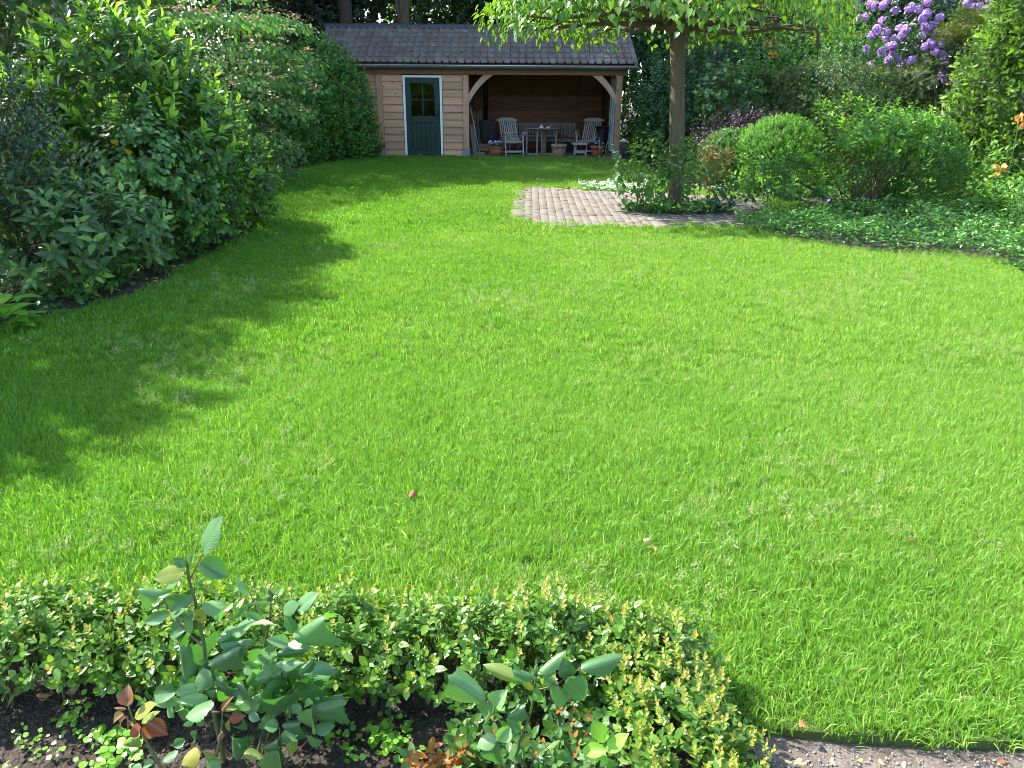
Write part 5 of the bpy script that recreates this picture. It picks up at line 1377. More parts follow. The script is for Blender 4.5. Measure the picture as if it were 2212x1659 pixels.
carpet('vinca_carpet', 'dense periwinkle carpet along the right lawn edge', 'ground cover', vin, 42000, t_diamond(.27, .05, .1), M_VINCA, .05, .34, nup=.6)
pr_ = empty('periwinkle_flower', (4.25, 9.3, .2), 'single violet blue periwinkle flower in the green carpet', 'flower')
truss(pr_, at(1784, 434, 9.6) , (0, -1, .5), 5, .03, M_CLEM, 'petals')
def perennial(name, label, x, y, r, h, n, mat, tpl, size, parts=0, k=7, **kw):
    root = empty(name, (x, y, -.02), label, 'plant', 'perennials in the right border')
    P = np.stack([x + rng.normal(size=n) * r * .5, y + rng.normal(size=n) * r * .4, np.zeros(n) + .03], 1)
    N = nz(np.stack([P[:, 0] - x, P[:, 1] - y, .9 * np.ones(n)], 1) + unit(n) * .2)
    kk = dict(up=.5, open_=(-.1, .8), nup=.3); kk.update(kw)
    L, tw = shoots(P, N, h, k, size, **kk)
    foliage(root, L, tpl, mat, parts, 'foliage', 'leaf', 5); twigs(root, tw, .005, M_TWIGG)
    return root
perennial('lupin', 'lush lupin like perennial clump right of the dark box ball', 7.05, 12.3, .5, .75, 90, M_PEREN, T_LANCE, .14)
perennial('lupin', 'taller perennial clump in front of the bright yew', 7.7, 12.7, .55, 1.0, 90, M_PEREN, T_LANCE, .14)
perennial('peony', 'bushy perennial beneath the orange flower', 6.95, 11.2, .5, .5, 80, M_PEREN, T_OVW, .11)
perennial('euphorbia', 'grey green perennial at the right frame edge', 6.95, 10.2, .45, .55, 90, M_IVY, T_LANCE, .09, rbias=.25)
perennial('fern', 'pale fern like clump along the right edge of the periwinkle', 5.75, 8.3, .35, .28, 50, M_PEREN, T_LANCE, .09)
perennial('catmint', 'small leafy clump between the box balls and the hydrangea', 4.6, 13.2, .4, .4, 80, M_PEREN, T_LANCE, .075)
perennial('campanula', 'fresh leafy clump in front of the purple shrub', 5.75, 15.9, .7, .7, 110, M_PEREN, T_LANCE, .10)
perennial('spiraea', 'mixed green clump left of the box balls', 3.7, 16.2, .5, .7, 90, M_HYD, T_LANCE, .085, rbias=-.1, young=.2)
carpet('pale_groundcover', 'pale low ground cover between patio and box balls', 'ground cover', [(3.1, 14.3), (4.4, 13.0), (5.2, 12.6), (5.8, 13.4), (4.6, 14.3), (3.4, 15.0)], 900, T_DIAW, M_SILVER, .05, .12)
carpet('border_undergrowth', 'low green undergrowth filling the right border', 'undergrowth', [(4.6, 12.0), (6.4, 11.2), (8.8, 9.5), (9.2, 12.5), (7.6, 15.5), (5.4, 17.5), (3.6, 19.2), (3.2, 16.0), (4.0, 14.2)], 9000, T_DIAW, M_PEREN, .075, .3)
poppy = []
for u_, v_, Y, lb in ((2157, 366, 11.0, 'apricot orange flower standing over the bushy perennial'), (2203, 262, 11.6, 'apricot orange bloom at the far right edge before the yew')):
    c_ = at(u_, v_, Y); root = empty('orange_flower', (c_[0], c_[1], 0), lb, 'flower')
    MB().tube([(c_[0], c_[1] + .03, -.02), (c_[0] + .02, c_[1] + .02, c_[2] * .6), tuple(c_ + np.array([0, .02, 0]))], .006, 5).build('stem', M_TWIGG, root)
    truss(root, c_, (-.3, -1, .4), 14, .075, M_ORANGE, 'bloom')

# ================================================================== FOREGROUND
# clipped hedge with yellow tips: a row along the lawn and an arm towards the camera
hed = empty('low_box_hedge', (-.4, 1.85, -.03), 'low glossy hedge with yellow tips turning the corner of the front bed', 'hedge')
def hedge_pts(n):
    t = rng.random(n); arm = rng.random(n) < .24
    P = np.zeros((n, 3)); N = np.zeros((n, 3))
    x = -1.75 + 2.28 * t
    hgt = .222 - .03 * (x > .2) + .018 * np.sin(x * 9 + 1) + .014 * np.sin(x * 23)
    hgt = hgt + .022 * np.sin(x * 41 + 2) * np.sin(x * 13) + .03 * ((x > -1.05) & (x < -.75)) - .055 * ((x > -.82) & (x < -.55)) * (rng.random(n) < .7)
    a = rng.random(n) * math.pi; f = 1 - .42 * rng.random(n) ** 1.5
    yc = 1.83 - .02 * x
    P[:, 0] = x; P[:, 1] = yc - .155 * np.cos(a) * f; P[:, 2] = .055 + (hgt - .055) * np.sin(a) ** .7 * f
    N[:, 1] = -np.cos(a); N[:, 2] = np.sin(a) + .15
    m = arm
    k = m.sum(); s = rng.random(k)
    ya = 1.86 - .72 * s; xc = .435 + .035 * s - .02 * np.sin(s * 5); w = .150 - .02 * s
    h2 = .205 - .035 * s + .015 * np.sin(s * 15)
    P[m, 0] = xc - w * np.cos(a[m]) * f[m]; P[m, 1] = ya; P[m, 2] = .04 + (h2 - .04) * np.sin(a[m]) ** .7 * f[m]
    N[m, 0] = -np.cos(a[m]); N[m, 1] = -.1; N[m, 2] = np.sin(a[m]) + .15
    return P, nz(N), arm
P, N, arm = hedge_pts(1900)
L, tw = shoots(P, N, .062, 8, .029, up=.6, rand=.6, open_=(.1, .9), sv=.45, young=0)
zz = L['P'][:, 2]; nn8 = len(P); jt = np.repeat(np.arange(8), nn8)
L['R'] = np.clip(.12 + .5 * rng.random(len(zz)) + .02 * jt, 0, .74)
armL = np.tile(arm, 8)
yt = np.tile(rng.random(nn8) < np.where(arm, .45, .25), 8) & (zz > .12) & (jt >= 6)
L['R'] = np.where(yt, .76 + .2 * rng.random(len(zz)), L['R']); L['S'] = np.where(yt, L['S'] * .55, L['S'])
# extra fans of tiny new leaves at the tips
top = (N[:, 2] > .45) & (P[:, 2] > .10) & (rng.random(nn8) < np.where(arm, .62, .24))
T0 = tw[0][top] + tw[1][top] * tw[2][top][:, None]
L2, tw2 = shoots(T0, tw[1][top], .032, 9, .0145, up=.8, rand=.4, open_=(.5, 1.2), young=0)
L2['R'] = .72 + .27 * rng.random(len(L2['P']))
foliage(hed, cat([L, L2]), t_oval(.30, .06, .1), M_HEDGE, 300, 'foliage', 'leaf', 12)
twigs(hed, tw, .0016, M_TWIG)
for x in np.arange(-1.62, .5, .14):
    b_ = np.array([x + random.uniform(-.04, .04), 1.83 + random.uniform(-.03, .03), -.03])
    limbs(hed, b_, [b_ + np.array([random.uniform(-.07, .07), random.uniform(-.07, .07), random.uniform(.16, .24)]) for _ in range(3)], .0055, M_TWIG, 'stem', 6)
for y in np.arange(1.2, 1.8, .14):
    b_ = np.array([.45, y, -.03]); limbs(hed, b_, [b_ + np.array([random.uniform(-.09, .09), random.uniform(-.05, .05), random.uniform(.13, .19)]) for _ in range(3)], .005, M_TWIG, 'stem', 6)

def rose_tpl(w, fold, droop, curl=0.0):
    ys = np.linspace(0, 1, 19); o = np.sin(np.pi * ys ** .82) ** .85 * w
    o[0] = .012; o[-1] = .004
    return t_outline(list(zip(ys, o)), fold, droop, None, .055, curl)
ROSE_T = {}
def rose_leaf(root, mat, b, t, w=.7, roll=0.0, r=None, bend=None, nm='leaf'):
    """one leaflet from its base to its tip; roll turns its face about its own axis"""
    b = np.array(b); t = np.array(t); d = t - b; Ln = np.linalg.norm(d)
    vw = nz(EYE - (b + t) / 2); N = vw * .65 + np.array([-.35, -.2, .62])
    X, Y, Z = frames(d[None], N[None]); X, Y, Z = X[0], Y[0], Z[0]
    c, s = math.cos(roll), math.sin(roll); X, Z = X * c + Z * s, Z * c - X * s
    kw = round(w / 2 * 20) / 20; kb = random.choice((0, 1, 2)) if bend is None else bend
    key = (kw, kb)
    if key not in ROSE_T: ROSE_T[key] = rose_tpl(max(.05, kw), (.20, .12, .26)[kb], (.10, .30, .20)[kb], (.2, .9, -.1)[kb])
    o = bpy.data.objects.new(nm, leaf_mesh(ROSE_T[key], mat, random.random() * .99 if r is None else r)); COL.objects.link(o); o.parent = root
    p = b - WL[root]
    o.matrix_basis = Matrix([[X[a] * Ln, Y[a] * Ln, Z[a] * Ln, p[a]] for a in range(3)] + [[0, 0, 0, 1]])
    return o
def stem(root, pts, r0, r1, mat=M_STEM, nm='stem'):
    r0 *= .68; r1 *= .68
    pts = np.array(pts); q = []
    for i in range(len(pts) - 1):
        for k in range(4): q.append(pts[i] + (pts[i + 1] - pts[i]) * k / 4)
    q.append(pts[-1]); q = np.array(q)
    for _ in range(2): q[1:-1] = (q[:-2] + q[2:] + 2 * q[1:-1]) / 4
    return MB().tube(q, np.linspace(r0, r1, len(q)), 8).build(nm, mat, root, smooth=True)
def bud(root, c, up, s):
    m = MB(); up = nz(np.array(up, float)); c = np.array(c)
    m.tube([c + up * s * q for q in (0, .15, .4, .65, .85, 1.05)], [s * .16, s * .24, s * .27, s * .22, s * .12, s * .02], 8)
    o = m.build('bud', M_STEM, root, smooth=True)
    joined('sepal', dict(P=np.repeat((c + up * s * .1)[None], 4, 0), D=nz(np.repeat(up[None], 4, 0) * .9 + np.array([[.45, 0, 0], [-.45, 0, 0], [0, .4, 0], [0, -.4, 0]])), N=unit(4), S=np.full(4, s * 1.25), R=np.full(4, .5)), t_diamond(.12, .05, -.1), M_ROSE, root, None)
def pa(X, Y): return (300 + X / 2.011) * .5486, (1980 + Y / 2.011) * .5486
def pb(X, Y): return (350 + X / 2.107) * .5486, (2550 + Y / 2.107) * .5486
def pc(X, Y): return (1600 + X / 2.212) * .5486, (2500 + Y / 2.212) * .5486
def depth(v, y_top, y_low, v_top=1120, v_low=1660): return y_top + (y_low - y_top) * (v - v_top) / (v_low - v_top)
def leafset(root, conv, rows, yt, yl, mat, jit=.05):
    for row in rows:
        (x0, y0, x1, y1), w = row[0], row[1]; roll = row[2] if len(row) > 2 else random.gauss(0, .25); mm = row[3] if len(row) > 3 else mat
        u0, v0 = conv(x0, y0); u1, v1 = conv(x1, y1)
        Y = depth((v0 + v1) / 2, yt, yl) + random.gauss(0, jit)
        b = at(u0, v0, Y); t = at(u1, v1, Y + random.gauss(0, .012))
        rose_leaf(root, mm, b, t, w, roll)
        Y2 = depth(v0, yt, yl); bs = at(u0, v0, Y)
rose = empty('rose_bush', (-.62, 1.56, -.03), 'tall leggy rose with grey green leaves rising before the low hedge', 'rose bush')
YT, YL = 1.58, 1.52
def pol(conv, pts, Ya, Yb): 
    out = []
    for i, (x, y) in enumerate(pts):
        u, v = conv(x, y); out.append(at(u, v, Ya + (Yb - Ya) * i / (len(pts) - 1)))
    return out
st = pol(pa, [(878, 500), (890, 600), (940, 760), (980, 980), (1012, 1110), (1025, 1260), (1075, 1450), (1085, 1640)], 1.585, 1.57)
st.append(np.array([st[-1][0] + .01, 1.565, -.04]))
stem(rose, st, .0055, .0085)
bud(rose, pol(pa, [(875, 500)] * 2, 1.585, 1.585)[0], (0.02, 0, 1), .028)
stem(rose, pol(pa, [(905, 600), (955, 500), (1000, 400)], 1.585, 1.585), .003, .002, M_STEMR, 'petiole')
stem(rose, pol(pa, [(900, 580), (850, 540)], 1.585, 1.585), .0025, .002, M_STEMR, 'petiole')
stem(rose, pol(pa, [(930, 720), (955, 560)], 1.59, 1.6), .0025, .002, M_STEMR, 'petiole')
stem(rose, pol(pa, [(1010, 1140), (900, 1050), (780, 900), (700, 780), (670, 720)], 1.58, 1.60), .004, .002, M_STEMR, 'petiole')
stem(rose, pol(pa, [(1060, 1400), (1110, 1270), (1190, 1150), (1240, 1060)], 1.57, 1.57), .003, .002, M_STEM, 'petiole')
st2 = pol(pa, [(1540, 790), (1535, 930), (1490, 1130), (1480, 1300), (1500, 1500), (1520, 1640)], 1.60, 1.58); st2.append(np.array([st2[-1][0] - .05, 1.57, -.04])); stem(rose, st2, .004, .006)
bud(rose, pol(pa, [(1535, 780)] * 2, 1.6, 1.6)[0], (0, 0, 1), .036)
st3 = pol(pa, [(1660, 1390), (1655, 1480), (1600, 1600)], 1.55, 1.54); st3.append(np.array([st3[-1][0] - .08, 1.56, -.03])); stem(rose, st3, .003, .005)
bud(rose, pol(pa, [(1655, 1380)] * 2, 1.55, 1.55)[0], (0, 0, 1), .033)
stem(rose, pol(pa, [(1490, 1060), (1450, 900), (1390, 740), (1365, 700)], 1.6, 1.61), .0028, .0018, M_STEMR, 'petiole')
stem(rose, pol(pa, [(1530, 940), (1620, 870), (1740, 790)], 1.6, 1.61), .0028, .0018, M_STEMR, 'petiole')
stem(rose, pol(pa, [(1490, 1190), (1640, 1120), (1740, 1040)], 1.59, 1.59), .0028, .0018, M_STEMR, 'petiole')
stem(rose, pol(pa, [(1560, 1600), (1720, 1500), (1780, 1390), (1830, 1320)], 1.54, 1.55), .003, .0018, M_STEMR, 'petiole')
stem(rose, pol(pb, [(1600, 990), (1590, 800), (1580, 660)], 1.50, 1.50), .004, .002, M_STEM, 'petiole')
stem(rose, pol(pb, [(1700, 900), (1880, 690), (1900, 500)], 1.50, 1.5), .003, .0018, M_STEMR, 'petiole')
stem(rose, pol(pb, [(1060, 900), (1100, 700), (1110, 520)], 1.50, 1.50), .005, .002, M_STEM, 'petiole')
leafset(rose, pa, [((1010, 385, 1130, 105), .62, .15), ((975, 480, 1218, 575), .72, 0), ((855, 545, 600, 600), .60, .25, M_ROSEY), ((850, 560, 690, 680), .5, -.3), ((690, 700, 505, 655), .85, -.3), ((655, 745, 757, 690), .7),
    ((755, 865, 915, 745), .75, -.2), ((745, 870, 508, 960), .42, .5), ((765, 890, 960, 850), .3, .6), ((1000, 840, 1185, 805), .75, 0), ((885, 870, 895, 1070), .34, .6), ((945, 845, 1030, 960), .5, .2, M_ROSEY), ((1050, 870, 1115, 985), .6, -.5),
    ((870, 1000, 735, 1055), .95, 0), ((872, 1405, 800, 1190), .92, 0), ((1048, 1285, 1220, 1145), .6, -.1), ((1060, 1330, 940, 1480), .9, .2), ((1080, 1320, 1110, 1440), .7), ((938, 630, 1027, 645), .65), ((935, 400, 890, 500), .7), ((860, 500, 765, 440), .7),
    ((1120, 1100, 1255, 1005), .8), ((1140, 1120, 1362, 1060), .65, .2), ((1240, 1035, 1405, 925), .55, .3), ((1345, 985, 1560, 915), .28, .8, M_ROSEY), ((1350, 875, 1475, 925), .55), ((1372, 720, 1258, 598), .42, .4), ((1540, 790, 1370, 800), .16, .6), ((1370, 800, 1205, 945), .18, .6),
    ((1745, 840, 1905, 705), .62, .15), ((1640, 865, 1760, 790), .6), ((1690, 875, 1670, 1045), .8, -.1), ((1712, 1065, 1893, 905), .85, 0), ((1680, 1115, 1518, 1075), .55), ((1670, 1130, 1885, 1105), .45, .3), ((1590, 1205, 1845, 1160), .42, -.5), ((1590, 1195, 1420, 1215), .55),
    ((1570, 1200, 1405, 1375), .8, -.3), ((1580, 1265, 1775, 1210), .35, .6), ((1420, 1400, 1600, 1340), .8, -.4), ((1400, 1330, 1300, 1440), .8), ((1600, 1300, 1610, 1450), .6), ((1770, 1345, 1865, 1245), .75, -.3), ((1870, 1370, 2065, 1320), .75, .1), ((1800, 1345, 2025, 1255), .35, .5),
    ((1850, 1395, 1755, 1535), .75), ((1890, 1600, 2085, 1545), .8, -.1), ((985, 1480, 775, 1500), .55, .3), ((790, 1500, 572, 1525), .5, .3), ((1045, 1545, 810, 1560), .38, .5), ((830, 1560, 598, 1600), .38, .5), ((1370, 1545, 1180, 1420), .42, .3), ((1400, 1550, 1530, 1460), .8),
    ((1520, 1540, 1785, 1625), .38, .4), ((1200, 1460, 1290, 1540), .7), ((1290, 1580, 1380, 1640), .8), ((1110, 1480, 1010, 1470), .6), ((1240, 1500, 1130, 1440), .6)], YT, YL, M_ROSE, .02)
leafset(rose, pb, [((1420, 420, 1425, 625), .8, 0), ((1035, 485, 785, 560), .7, -.4), ((1290, 450, 1210, 430), .8), ((740, 870, 598, 940), .72), ((1210, 750, 1200, 985), .72, .2), ((1570, 655, 1448, 650), .9), ((1600, 645, 1725, 615), .9), ((1565, 770, 1418, 815), .95, -.1), ((1590, 740, 1732, 765), .75),
    ((1570, 850, 1570, 1120), .68, 0), ((1850, 510, 1850, 725), .68, -.2), ((1870, 500, 2075, 430), .75, 0), ((1935, 540, 2075, 712), .45, .3), ((1870, 690, 2045, 640), .68), ((1815, 730, 1708, 700), .8), ((1840, 730, 1865, 845), .95), ((1860, 460, 1770, 470), .6), ((1620, 500, 1530, 560), .7), ((1690, 480, 1770, 540), .8),
    ((1530, 520, 1600, 440), .6), ((1640, 800, 1735, 855), .75, 0, M_ROSEY), ((930, 870, 755, 965), .75, 0, M_ROSEY), ((955, 870, 1118, 925), .4, .4, M_ROSEY), ((1160, 600, 1300, 560), .62, 0, M_ROSER), ((1165, 600, 1155, 712), .45, 0, M_ROSEY), ((1110, 690, 1055, 760), .6, 0, M_ROSER), ((1100, 520, 1170, 408), .28, 0, M_ROSER),
    ((1090, 530, 1015, 528), .28, 0, M_ROSER), ((1110, 530, 1180, 490), .28, 0, M_ROSER), ((1130, 520, 1225, 500), .5, 0, M_ROSEY), ((1290, 870, 1440, 910), .5, 0, M_ROSEY), ((1420, 470, 1250, 500), .7), ((870, 620, 780, 640), .6), ((900, 690, 860, 790), .6), ((960, 640, 900, 560), .7), ((800, 760, 690, 830), .7), ((1310, 780, 1290, 900), .7), ((1000, 940, 1080, 1080), .7), ((1260, 640, 1340, 700), .7), ((1330, 560, 1420, 600), .7)], 1.54, 1.49, M_ROSE, .025)
xs_ = [(random.uniform(560, 2050), random.uniform(1150, 1640)) for _ in range(80)]
leafset(rose, pa, [((x, y, x + random.uniform(-150, 150), y + random.uniform(-20, 150)), random.uniform(.65, .85)) for x, y in xs_ if abs(x - 1300) < 800 * ((y - 900) / 700)], 1.63, 1.57, M_ROSE, .03)
rose_r = empty('young_rose', (-.72, 1.47, -.03), 'short rose shoot with coppery red young leaves at the lower left', 'rose bush')
s4 = pol(pb, [(330, 480), (370, 620), (480, 770), (600, 995)], 1.46, 1.44); s4.append(np.array([s4[-1][0] + .03, 1.42, -.04])); stem(rose_r, s4, .0035, .0065)
leafset(rose_r, pb, [((335, 480, 315, 310), .78, 0, M_ROSER), ((385, 570, 545, 455), .5, .2, M_ROSEY), ((310, 510, 215, 495), .45, 0, M_ROSER), ((290, 550, 165, 620), .42, 0, M_ROSER), ((305, 570, 225, 660), .38, 0, M_ROSER), ((325, 590, 305, 690), .4, 0, M_ROSER), ((320, 480, 340, 440), .5, 0, M_ROSER),
    ((430, 650, 325, 735), .6, .2, M_ROSER), ((490, 615, 660, 730), .7, 0, M_ROSER), ((470, 640, 500, 775), .62, .2, M_ROSER), ((440, 625, 578, 520), .4, .2, M_ROSEY), ((425, 730, 245, 805), .62, .2, M_ROSEY), ((545, 950, 435, 990), .6), ((440, 990, 340, 1010), .6)], 1.46, 1.44, M_ROSE, .01)
rose2 = empty('small_rose', (.02, 1.45, -.03), 'single stemmed rose with broad leaves inside the hedge corner', 'rose bush')
s5 = pol(pc, [(1130, 350), (1110, 500), (1085, 680), (1010, 860), (965, 1000), (945, 1159)], 1.45, 1.43); s5.append(np.array([s5[-1][0] - .005, 1.425, -.04])); stem(rose2, s5, .0035, .006)
bud(rose2, s5[0], (0.02, 0, 1), .03)
for q in ([(1085, 680), (900, 700), (780, 620), (700, 560)], [(1130, 480), (1300, 440), (1420, 350), (1520, 290)], [(1010, 860), (900, 800), (790, 900)], [(1120, 420), (960, 340)], [(1010, 980), (900, 900)]):
    stem(rose2, pol(pc, q, 1.45, 1.45), .0028, .0018, M_STEMR, 'petiole')
leafset(rose2, pc, [((690, 565, 422, 378), .68, 0), ((780, 625, 860, 480), .95, 0), ((770, 625, 640, 745), .9, 0), ((880, 712, 1005, 610), .7), ((880, 730, 925, 930), .55), ((900, 800, 790, 940), .75), ((785, 890, 603, 975), .68), ((790, 920, 790, 1175), .70, 0), ((975, 385, 668, 270), .42, .3, M_ROSEY), ((1115, 365, 955, 300), .55), ((1145, 340, 1335, 125), .45, .2),
    ((1180, 370, 1325, 280), .42, -.4), ((1425, 355, 1360, 200), .85, 0), ((1520, 290, 1862, 148), .52, 0), ((1410, 365, 1560, 592), .68, 0), ((1330, 440, 1220, 350), .6, -.2), ((1315, 445, 1310, 645), .68, -.1), ((995, 400, 1130, 480), .4, .3, M_ROSEY), ((1120, 470, 1255, 605), .38, .3), ((1015, 985, 880, 1065), .7), ((990, 960, 1020, 890), .35, 0, M_ROSEY), ((1000, 350, 930, 260), .4), ((860, 680, 830, 620), .5), ((1370, 1010, 1470, 1120), .9), ((480, 1150, 330, 1170), .6)], 1.45, 1.43, M_ROSE, .012)
mint = empty('herb_plant', (.30, 1.37, -.03), 'bright green herb with pointed opposite leaves in the bed corner', 'herb')
s6 = pol(pc, [(1715, 900), (1735, 1000), (1765, 1159)], 1.37, 1.37); s6.append(np.array([s6[-1][0], 1.37, -.04])); stem(mint, s6, .002, .004, M_TWIGG)
leafset(mint, pc, [((1735, 930, 1625, 745), .55, 0), ((1700, 930, 1730, 760), .4, .4), ((1745, 1010, 1503, 1000), .52, .1), ((1745, 1010, 1925, 855), .5, .1), ((1750, 1060, 1640, 1060), .6), ((1755, 1080, 1860, 1130), .6), ((1750, 1060, 1690, 1150), .6), ((1720, 900, 1760, 880), .5)], 1.37, 1.36, M_MINT, .004)
dw = empty('dwarf_shrub', (.10, 1.55, -.03), 'dwarf evergreen with orange young leaves under the small rose', 'shrub', None)
P = np.stack([rng.uniform(-.16, .30, 130), rng.uniform(1.45, 1.70, 130), rng.uniform(.0, .10, 130)], 1)
L, tw = shoots(P, nz(unit(130) * .6 + np.array([0, -.5, .6])), .055, 7, .034, up=.4, open_=(.0, .8), young=0)
L['R'] = np.clip(rng.random(len(L['P'])) * .62, 0, .6); jt = np.repeat(np.arange(7), 130); wv = np.tile(rng.random(130) < .35, 7)
L['R'] = np.where((jt >= 5) & wv, .74 + .25 * rng.random(len(jt)), L['R']); L['S'] = np.where((jt >= 5) & wv, L['S'] * .7, L['S'])
foliage(dw, L, t_oval(.28, .06, .1), M_DWARF, 150, 'foliage', 'leaf', 10); twigs(dw, tw, .0018, M_TWIGR)
dwo = empty('copper_shrub', (-.17, 1.47, -.03), 'small plant with copper orange leaves left of the small rose', 'shrub')
P = np.stack([rng.uniform(-.26, -.10, 26), rng.uniform(1.42, 1.52, 26), rng.uniform(-.01, .06, 26)], 1)
L, tw = shoots(P, nz(unit(26) * .6 + np.array([0, -.3, .7])), .05, 6, .036, up=.5, open_=(.0, .9), young=0)
L['R'] = .72 + .27 * rng.random(len(L['P'])); L['R'][::6] = .3
foliage(dwo, L, t_oval(.28, .06, .1), M_DWARF, 90, 'foliage', 'leaf', 8); twigs(dwo, tw, .0018, M_TWIGR)
# creeping seedlings on the soil
def creeper(label, pts, n, size, nm='creeping_plant'):
    pts = np.array(pts); c = pts.mean(0)
    root = empty(nm, (c[0], c[1], -.02), label, 'creeper', 'seedlings creeping over the front bed')
    k = rng.integers(0, len(pts), n)
    P = np.concatenate([pts[k, :2] + rng.normal(size=(n, 2)) * .022, (-.012 + .035 * rng.random(n))[:, None]], 1)
    L = dict(P=P, D=nz(unit(n) * np.array([1, 1, .3]) + np.array([0, 0, .25])), N=nz(np.array([0, -.3, 1.]) + unit(n) * .45), S=size * (.7 + .6 * rng.random(n)), R=rng.random(n) * .99)
    foliage(root, L, t_oval(.44, .04, .1), M_CREEP, min(n, 60), 'foliage', 'leaf', 6)
def gb(*uv): return [G(u, v)[:2] for u, v in uv]
creeper('round leaved creeper trailing below the coppery rose shoot', gb((215, 1590), (222, 1610), (240, 1600), (230, 1625), (255, 1620), (245, 1650), (265, 1640), (228, 1645), (290, 1600)), 110, .021)
creeper('small creeper clump on the soil at the lower left', gb((145, 1545), (160, 1550), (150, 1560)), 34, .019)
creeper('creeper tuft on bare soil between the two roses', gb((735, 1600), (745, 1610), (750, 1590), (760, 1625)), 34, .017)
creeper('creeper cluster at the hedge foot left of the copper shrub', gb((815, 1580), (835, 1590), (850, 1600), (840, 1570), (865, 1590), (870, 1620), (890, 1640)), 100, .020)
creeper('scattered tiny seedlings at the bottom left corner', gb((45, 1590), (60, 1600), (75, 1620), (30, 1640), (110, 1625), (95, 1575)), 40, .013)
# crumbs, pebbles and fallen leaves on the bare ground
def crumbs(name, label, x0, x1, y0, y1, n, s0, s1, mat, z):
    V0 = np.array([(0, 0, 1), (1, 0, .1), (0, 1, 0), (-1, 0, -.1), (0, -1, .1), (0, 0, -1)], float); F0 = [(0, 1, 2), (0, 2, 3), (0, 3, 4), (0, 4, 1), (5, 2, 1), (5, 3, 2), (5, 4, 3), (5, 1, 4)]
    c = np.stack([rng.uniform(x0, x1, n), rng.uniform(y0, y1, n), np.full(n, z)], 1); s = s0 + (s1 - s0) * rng.random(n) ** 3
    V = c[:, None] + s[:, None, None] * (V0[None] * rng.uniform(.6, 1.2, (n, 6, 1)) * np.array([1, 1, .75]))
    me = mesh_np(name, V.reshape(-1, 3), (np.array([i for f in F0 for i in f])[None] + (np.arange(n) * 6)[:, None]).ravel(), np.full(n * 8, 3), mat)
    o = obj_me(name, me, (0, 0, 0)); o['kind'] = 'stuff'; tag(o, label, 'crumbs')
crumbs('soil_crumbs', 'dark crumbs of soil strewn over the front bed', -1.7, .7, 1.25, 1.85, 6000, .0015, .011, M_SOIL, -.024)
crumbs('pebbles', 'fine pale grit strewn over the sandy path', .70, 2.2, 1.25, 1.62, 5000, .001, .006, plain('pebble', (.34, .30, .26), .9, 0, .5, 300, 0), -.026)
crumbs('bed_crumbs', 'dark crumbs of soil along the left border', -4.2, -3.1, 5.5, 10.8, 4000, .003, .016, M_SOIL, -.008)
M_FALL = leafmat('fallen_leaf_brown', [(0, (.20, .085, .035)), (.5, (.34, .16, .06)), (1, (.46, .26, .11))], .6, .25, .3, .3, tcol=(1.4, 1, .6))
M_FALLP = leafmat('fallen_leaf_pale', [(0, (.55, .42, .18)), (1, (.70, .58, .30))], .6, .25, .2, .3, tcol=(1.1, 1, .6))
def fallen(u, v, size, mat, label, z=.0, w=.33, group=None, tilt=.4):
    p = G(u, v, z); a = random.uniform(0, 6.28)
    L = dict(P=p[None], D=np.array([[math.cos(a), math.sin(a), random.uniform(-.1, .3)]]), N=nz(np.array([[random.gauss(0, tilt), random.gauss(-.3, tilt), 1]])), S=np.array([size]), R=np.array([random.random() * .99]))
    tpl = t_outline(list(zip(np.linspace(0, 1, 9), np.maximum(.01, np.sin(np.pi * np.linspace(0, 1, 9) ** .85) * w))), .22, .25, None, .08, .6)
    X, Y, Z = frames(L['D'], L['N'])
    V = (size * (tpl['V'][:, 0:1] * X + (tpl['V'][:, 1:2] - .5) * Y + (tpl['V'][:, 2:3] + .08) * Z))
    o = obj_me('fallen_leaf', mesh_np('fallen_leaf', V, tpl['idx'], tpl['tot'], mat, {'rnd': np.full(len(V), L['R'][0]), 'luv': tpl['luv']}, True), p)
    tag(o, label, 'leaf', group)
fallen(890, 1065, .055, M_FALL, 'curled brown leaf lying alone in the middle of the lawn', .045)
fallen(1400, 1166, .05, M_FALLP, 'pale dry leaf clump in the grass above the small rose', .04)
fallen(1410, 1185, .04, M_FALL, 'brown withered scrap just below the pale dry leaf', .035)
fallen(1968, 1163, .04, M_FALL, 'small brown leaf deep in the grass at the right', .035)
fallen(1737, 1562, .035, M_FALL, 'small brown leaf in the grass near the path edge', .04)
fallen(1137, 409, .12, M_FALLP, 'pale leaf on the rear left corner of the patio', .05)
fallen(1125, 430, .10, M_FALL, 'dark brown leaf on the left rows of patio bricks', .04)
fallen(1205, 408, .09, M_YELLOW, 'yellow leaf at the rear edge of the patio', .05)
fallen(1228, 404, .12, M_FALL, 'brown leaf in the grass behind the patio', .06)
fallen(1290, 388, .11, M_FALL, 'brown leaf in the grass left of the silvery clump', .06)
LW = ('leftmost of three pale leaves just behind the patio corner', 'middle one of three pale leaves just behind the patio corner', 'rightmost of three pale leaves just behind the patio corner', 'tiny pale leaf on the lawn straight before the green door', 'tiny pale leaf on the lawn just right of the green door', 'tiny pale leaf on the lawn before the right flower pot')
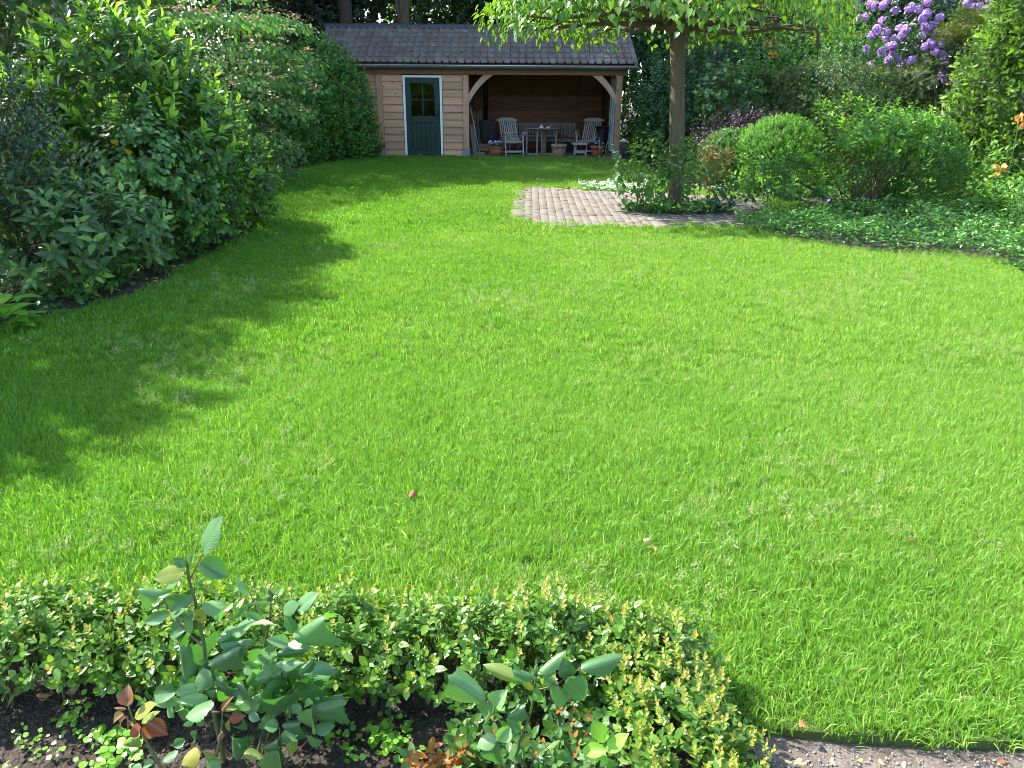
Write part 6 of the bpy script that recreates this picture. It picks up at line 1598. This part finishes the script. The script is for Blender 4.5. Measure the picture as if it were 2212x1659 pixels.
for k, (u, v) in enumerate(((1145, 387), (1163, 386), (1172, 387), (925, 375), (960, 383), (1250, 357))):
    fallen(u, v, .09, M_FALLP, LW[k], .05, group='pale leaves on the shaded lawn')
LB = ('pale fallen leaf at the top of the short string on the left bed soil', 'yellow fallen leaf second from the top on the left bed soil', 'pale fallen leaf third from the top on the left bed soil', 'yellow fallen leaf lowest in the string on the left bed soil', 'pale fallen leaf at the near end of the left bed by the hosta', 'yellow fallen leaf by the grass edge under the ivy mound', 'pale fallen leaf right beside the yellow one under the ivy mound', 'yellow fallen leaf half under the ribbed viburnum')
for k, (u, v) in enumerate(((333, 600), (337, 607), (340, 615), (327, 622), (190, 662), (375, 573), (393, 572), (312, 632))):
    fallen(u, v, .085, M_YELLOW if k % 2 else M_FALLP, LB[k], .0, group='fallen leaves on the left bed')
LP = ('cream leaf leftmost of the trio on the sandy path', 'largest cream leaf in the middle of the trio on the path', 'smallest cream leaf at the right of the trio on the path', 'cream leaf alone in the middle of the sandy path', 'small pale leaf right of the lone cream leaf on the path', 'pale leaf on the path two thirds towards the right edge', 'brown leaf on the sandy path at the far right', 'pale leaf on the path touching the hedge corner', 'tiny pale leaf between the trio and the lone cream leaf')
for k, (u, v, s) in enumerate(((1706, 1648, .032), (1722, 1645, .034), (1735, 1648, .022), (1858, 1640, .026), (1905, 1645, .02), (1955, 1652, .024), (2165, 1648, .03), (1640, 1652, .03), (1800, 1644, .022))):
    fallen(u, v, s, M_FALLP if k != 6 else M_FALL, LP[k], -.025, .42, 'dry leaves on the sandy path', .2)
LH = ('pale dry leaf under the left end of the low hedge', 'large brown dry leaf at the far left foot of the hedge', 'small pale leaf on the soil beside the copper shrub', 'brown dry leaf under the hedge right of the tall rose', 'pale dry leaf under the hedge behind the young rose', 'small brown leaf under the hedge between both roses')
for k, (u, v, s) in enumerate(((155, 1490, .035), (95, 1500, .04), (1010, 1590, .02), (760, 1470, .03), (300, 1485, .03), (840, 1505, .025))):
    fallen(u, v, s, M_FALL if k % 2 else M_FALLP, LH[k], -.02, .35, 'dry leaves under the low hedge', .3)
